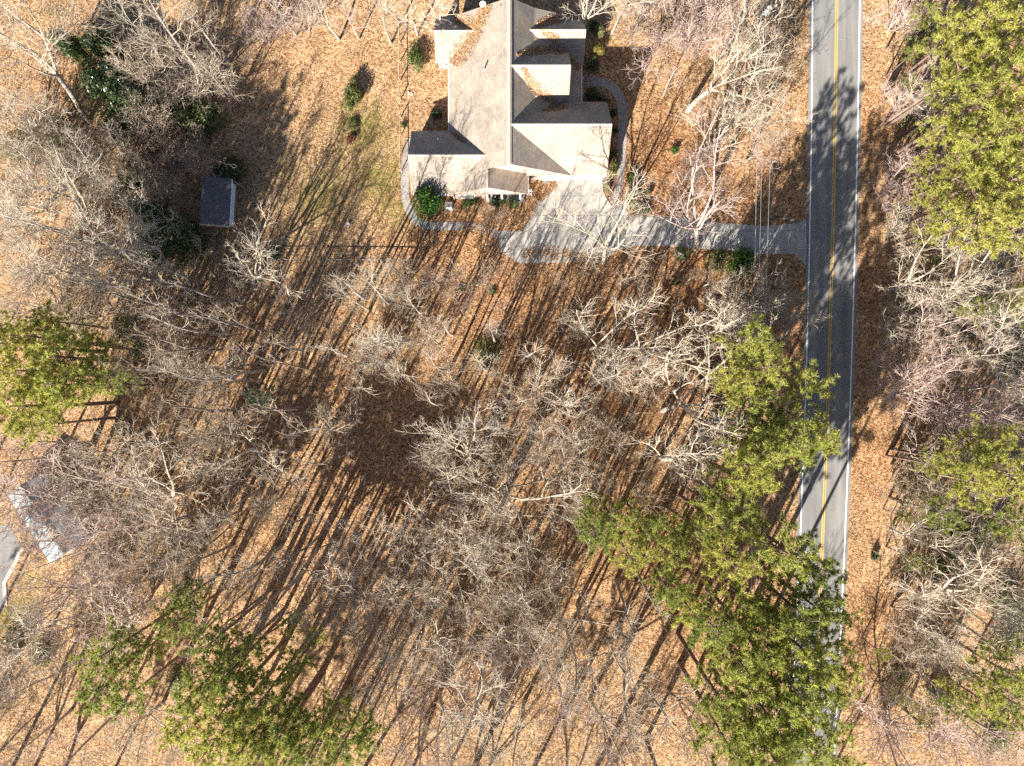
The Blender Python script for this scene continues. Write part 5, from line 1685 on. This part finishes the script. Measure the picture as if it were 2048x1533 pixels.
litter()
leaf_patch('leaf_drift', 'broad drift of tan leaves in the rear wing valley of the roof', on_roof([(975, 22), (955, 62), (925, 100), (905, 122)], 4.6), [1.2, 1.7, 2.4, 1.9], 2600, roof_z, seed=1)
leaf_patch('leaf_drift', 'drift of tan leaves in the upper valley beside the dish', on_roof([(905, 34), (925, 42), (948, 62)], 4.2), [.8, 1.6, 1.2], 900, roof_z, seed=2)
leaf_patch('leaf_drift', 'drift of leaves on the shaded upper side of the tall middle gable', on_roof([(1034, 124), (1064, 104), (1098, 94), (1130, 97)], 5.5), [.3, .8, 1.0, 1.4], 1100, roof_z, seed=3)
leaf_patch('leaf_drift', 'thin line of leaves in the upper valley of the small front gable', on_roof([(1074, 58), (1090, 46), (1112, 36), (1125, 34)], 4.5), [.4, .9, 1.0, .7], 700, roof_z, seed=4)
leaf_patch('leaf_drift', 'line of leaves in the lower valley of the small front gable', on_roof([(1072, 62), (1092, 76), (1118, 86)], 4.5), [.5, .8, .7], 600, roof_z, seed=5)
leaf_patch('leaf_drift', 'line of leaves in the lower valley of the tall middle gable', on_roof([(1044, 154), (1064, 178), (1088, 194), (1112, 201)], 5), [.4, 1.0, 1.1, .9], 1000, roof_z, seed=6)
leaf_patch('leaf_drift', 'patch of leaves on the shaded upper side of the garage gable', on_roof([(1086, 226), (1106, 218), (1132, 208)], 4.5), [.3, .9, 1.1], 600, roof_z, seed=7)
leaf_patch('leaf_drift', 'patch of leaves on the porch roof below the small front gable', on_roof([(1142, 120), (1150, 132), (1160, 138)], 3.2), [.7, .9, .5], 350, roof_z, seed=8)
leaf_patch('leaf_drift', 'small line of leaves where the side wing meets the main roof', on_roof([(900, 258), (915, 272), (930, 286)], 4), [.3, .6, .4], 350, roof_z, seed=9)
def zc(x, y): return .03
leaf_patch('leaf_drift', 'drift of russet leaves swept against the corner of the driveway court', on_roof([(1112, 366), (1095, 372), (1075, 400)], 0), [1.0, 1.6, 1.0], 900, zc, seed=10)
leaf_patch('leaf_drift', 'drift of russet leaves across the lower edge of the driveway court', on_roof([(1045, 512), (1080, 505), (1110, 508), (1200, 520)], 0), [1.2, 1.8, 1.5, 1.6], 1400, zc, seed=11)
leaf_patch('leaf_drift', 'drift of leaves on the side walkway near the driveway court', on_roof([(925, 455), (955, 460), (990, 468)], 0), [1.2, 1.6, 1.2], 500, zc, seed=12)


def grass():
    rs = np.random.default_rng(9)
    n = 260000
    x = rs.uniform(-72, 50, n); y = rs.uniform(-54, 54, n)
    g = zone(x, y, GREEN_ZONES)
    keep = (rs.random(n) < (g * 1.5) ** 1.5) & ~on_paving(x, y)
    x, y = x[keep], y[keep]; n = len(x)
    a = rs.normal(size=(n, 3)) * .5 + np.array([0, 0, .8]); a /= np.linalg.norm(a, axis=1, keepdims=True)
    s = np.cross(a, rs.normal(size=(n, 3))); s /= np.linalg.norm(s, axis=1, keepdims=True)
    L = rs.uniform(.08, .2, size=(n, 1)); w = rs.uniform(.02, .05, size=(n, 1))
    p = np.stack([x, y, np.full(n, .01)], 1)
    tri = np.stack([p - s * w, p + s * w, p + a * L], 1)
    c = np.array([(.10, .13, .03), (.18, .19, .045), (.26, .25, .07), (.34, .30, .12)])[rs.integers(0, 4, n)]
    tag(link('grass', polys_mesh('grass', tri, 3, c), None, M['grass']), 'thin winter grass showing through the leaves on the lawn', None, None, 'stuff')


grass()
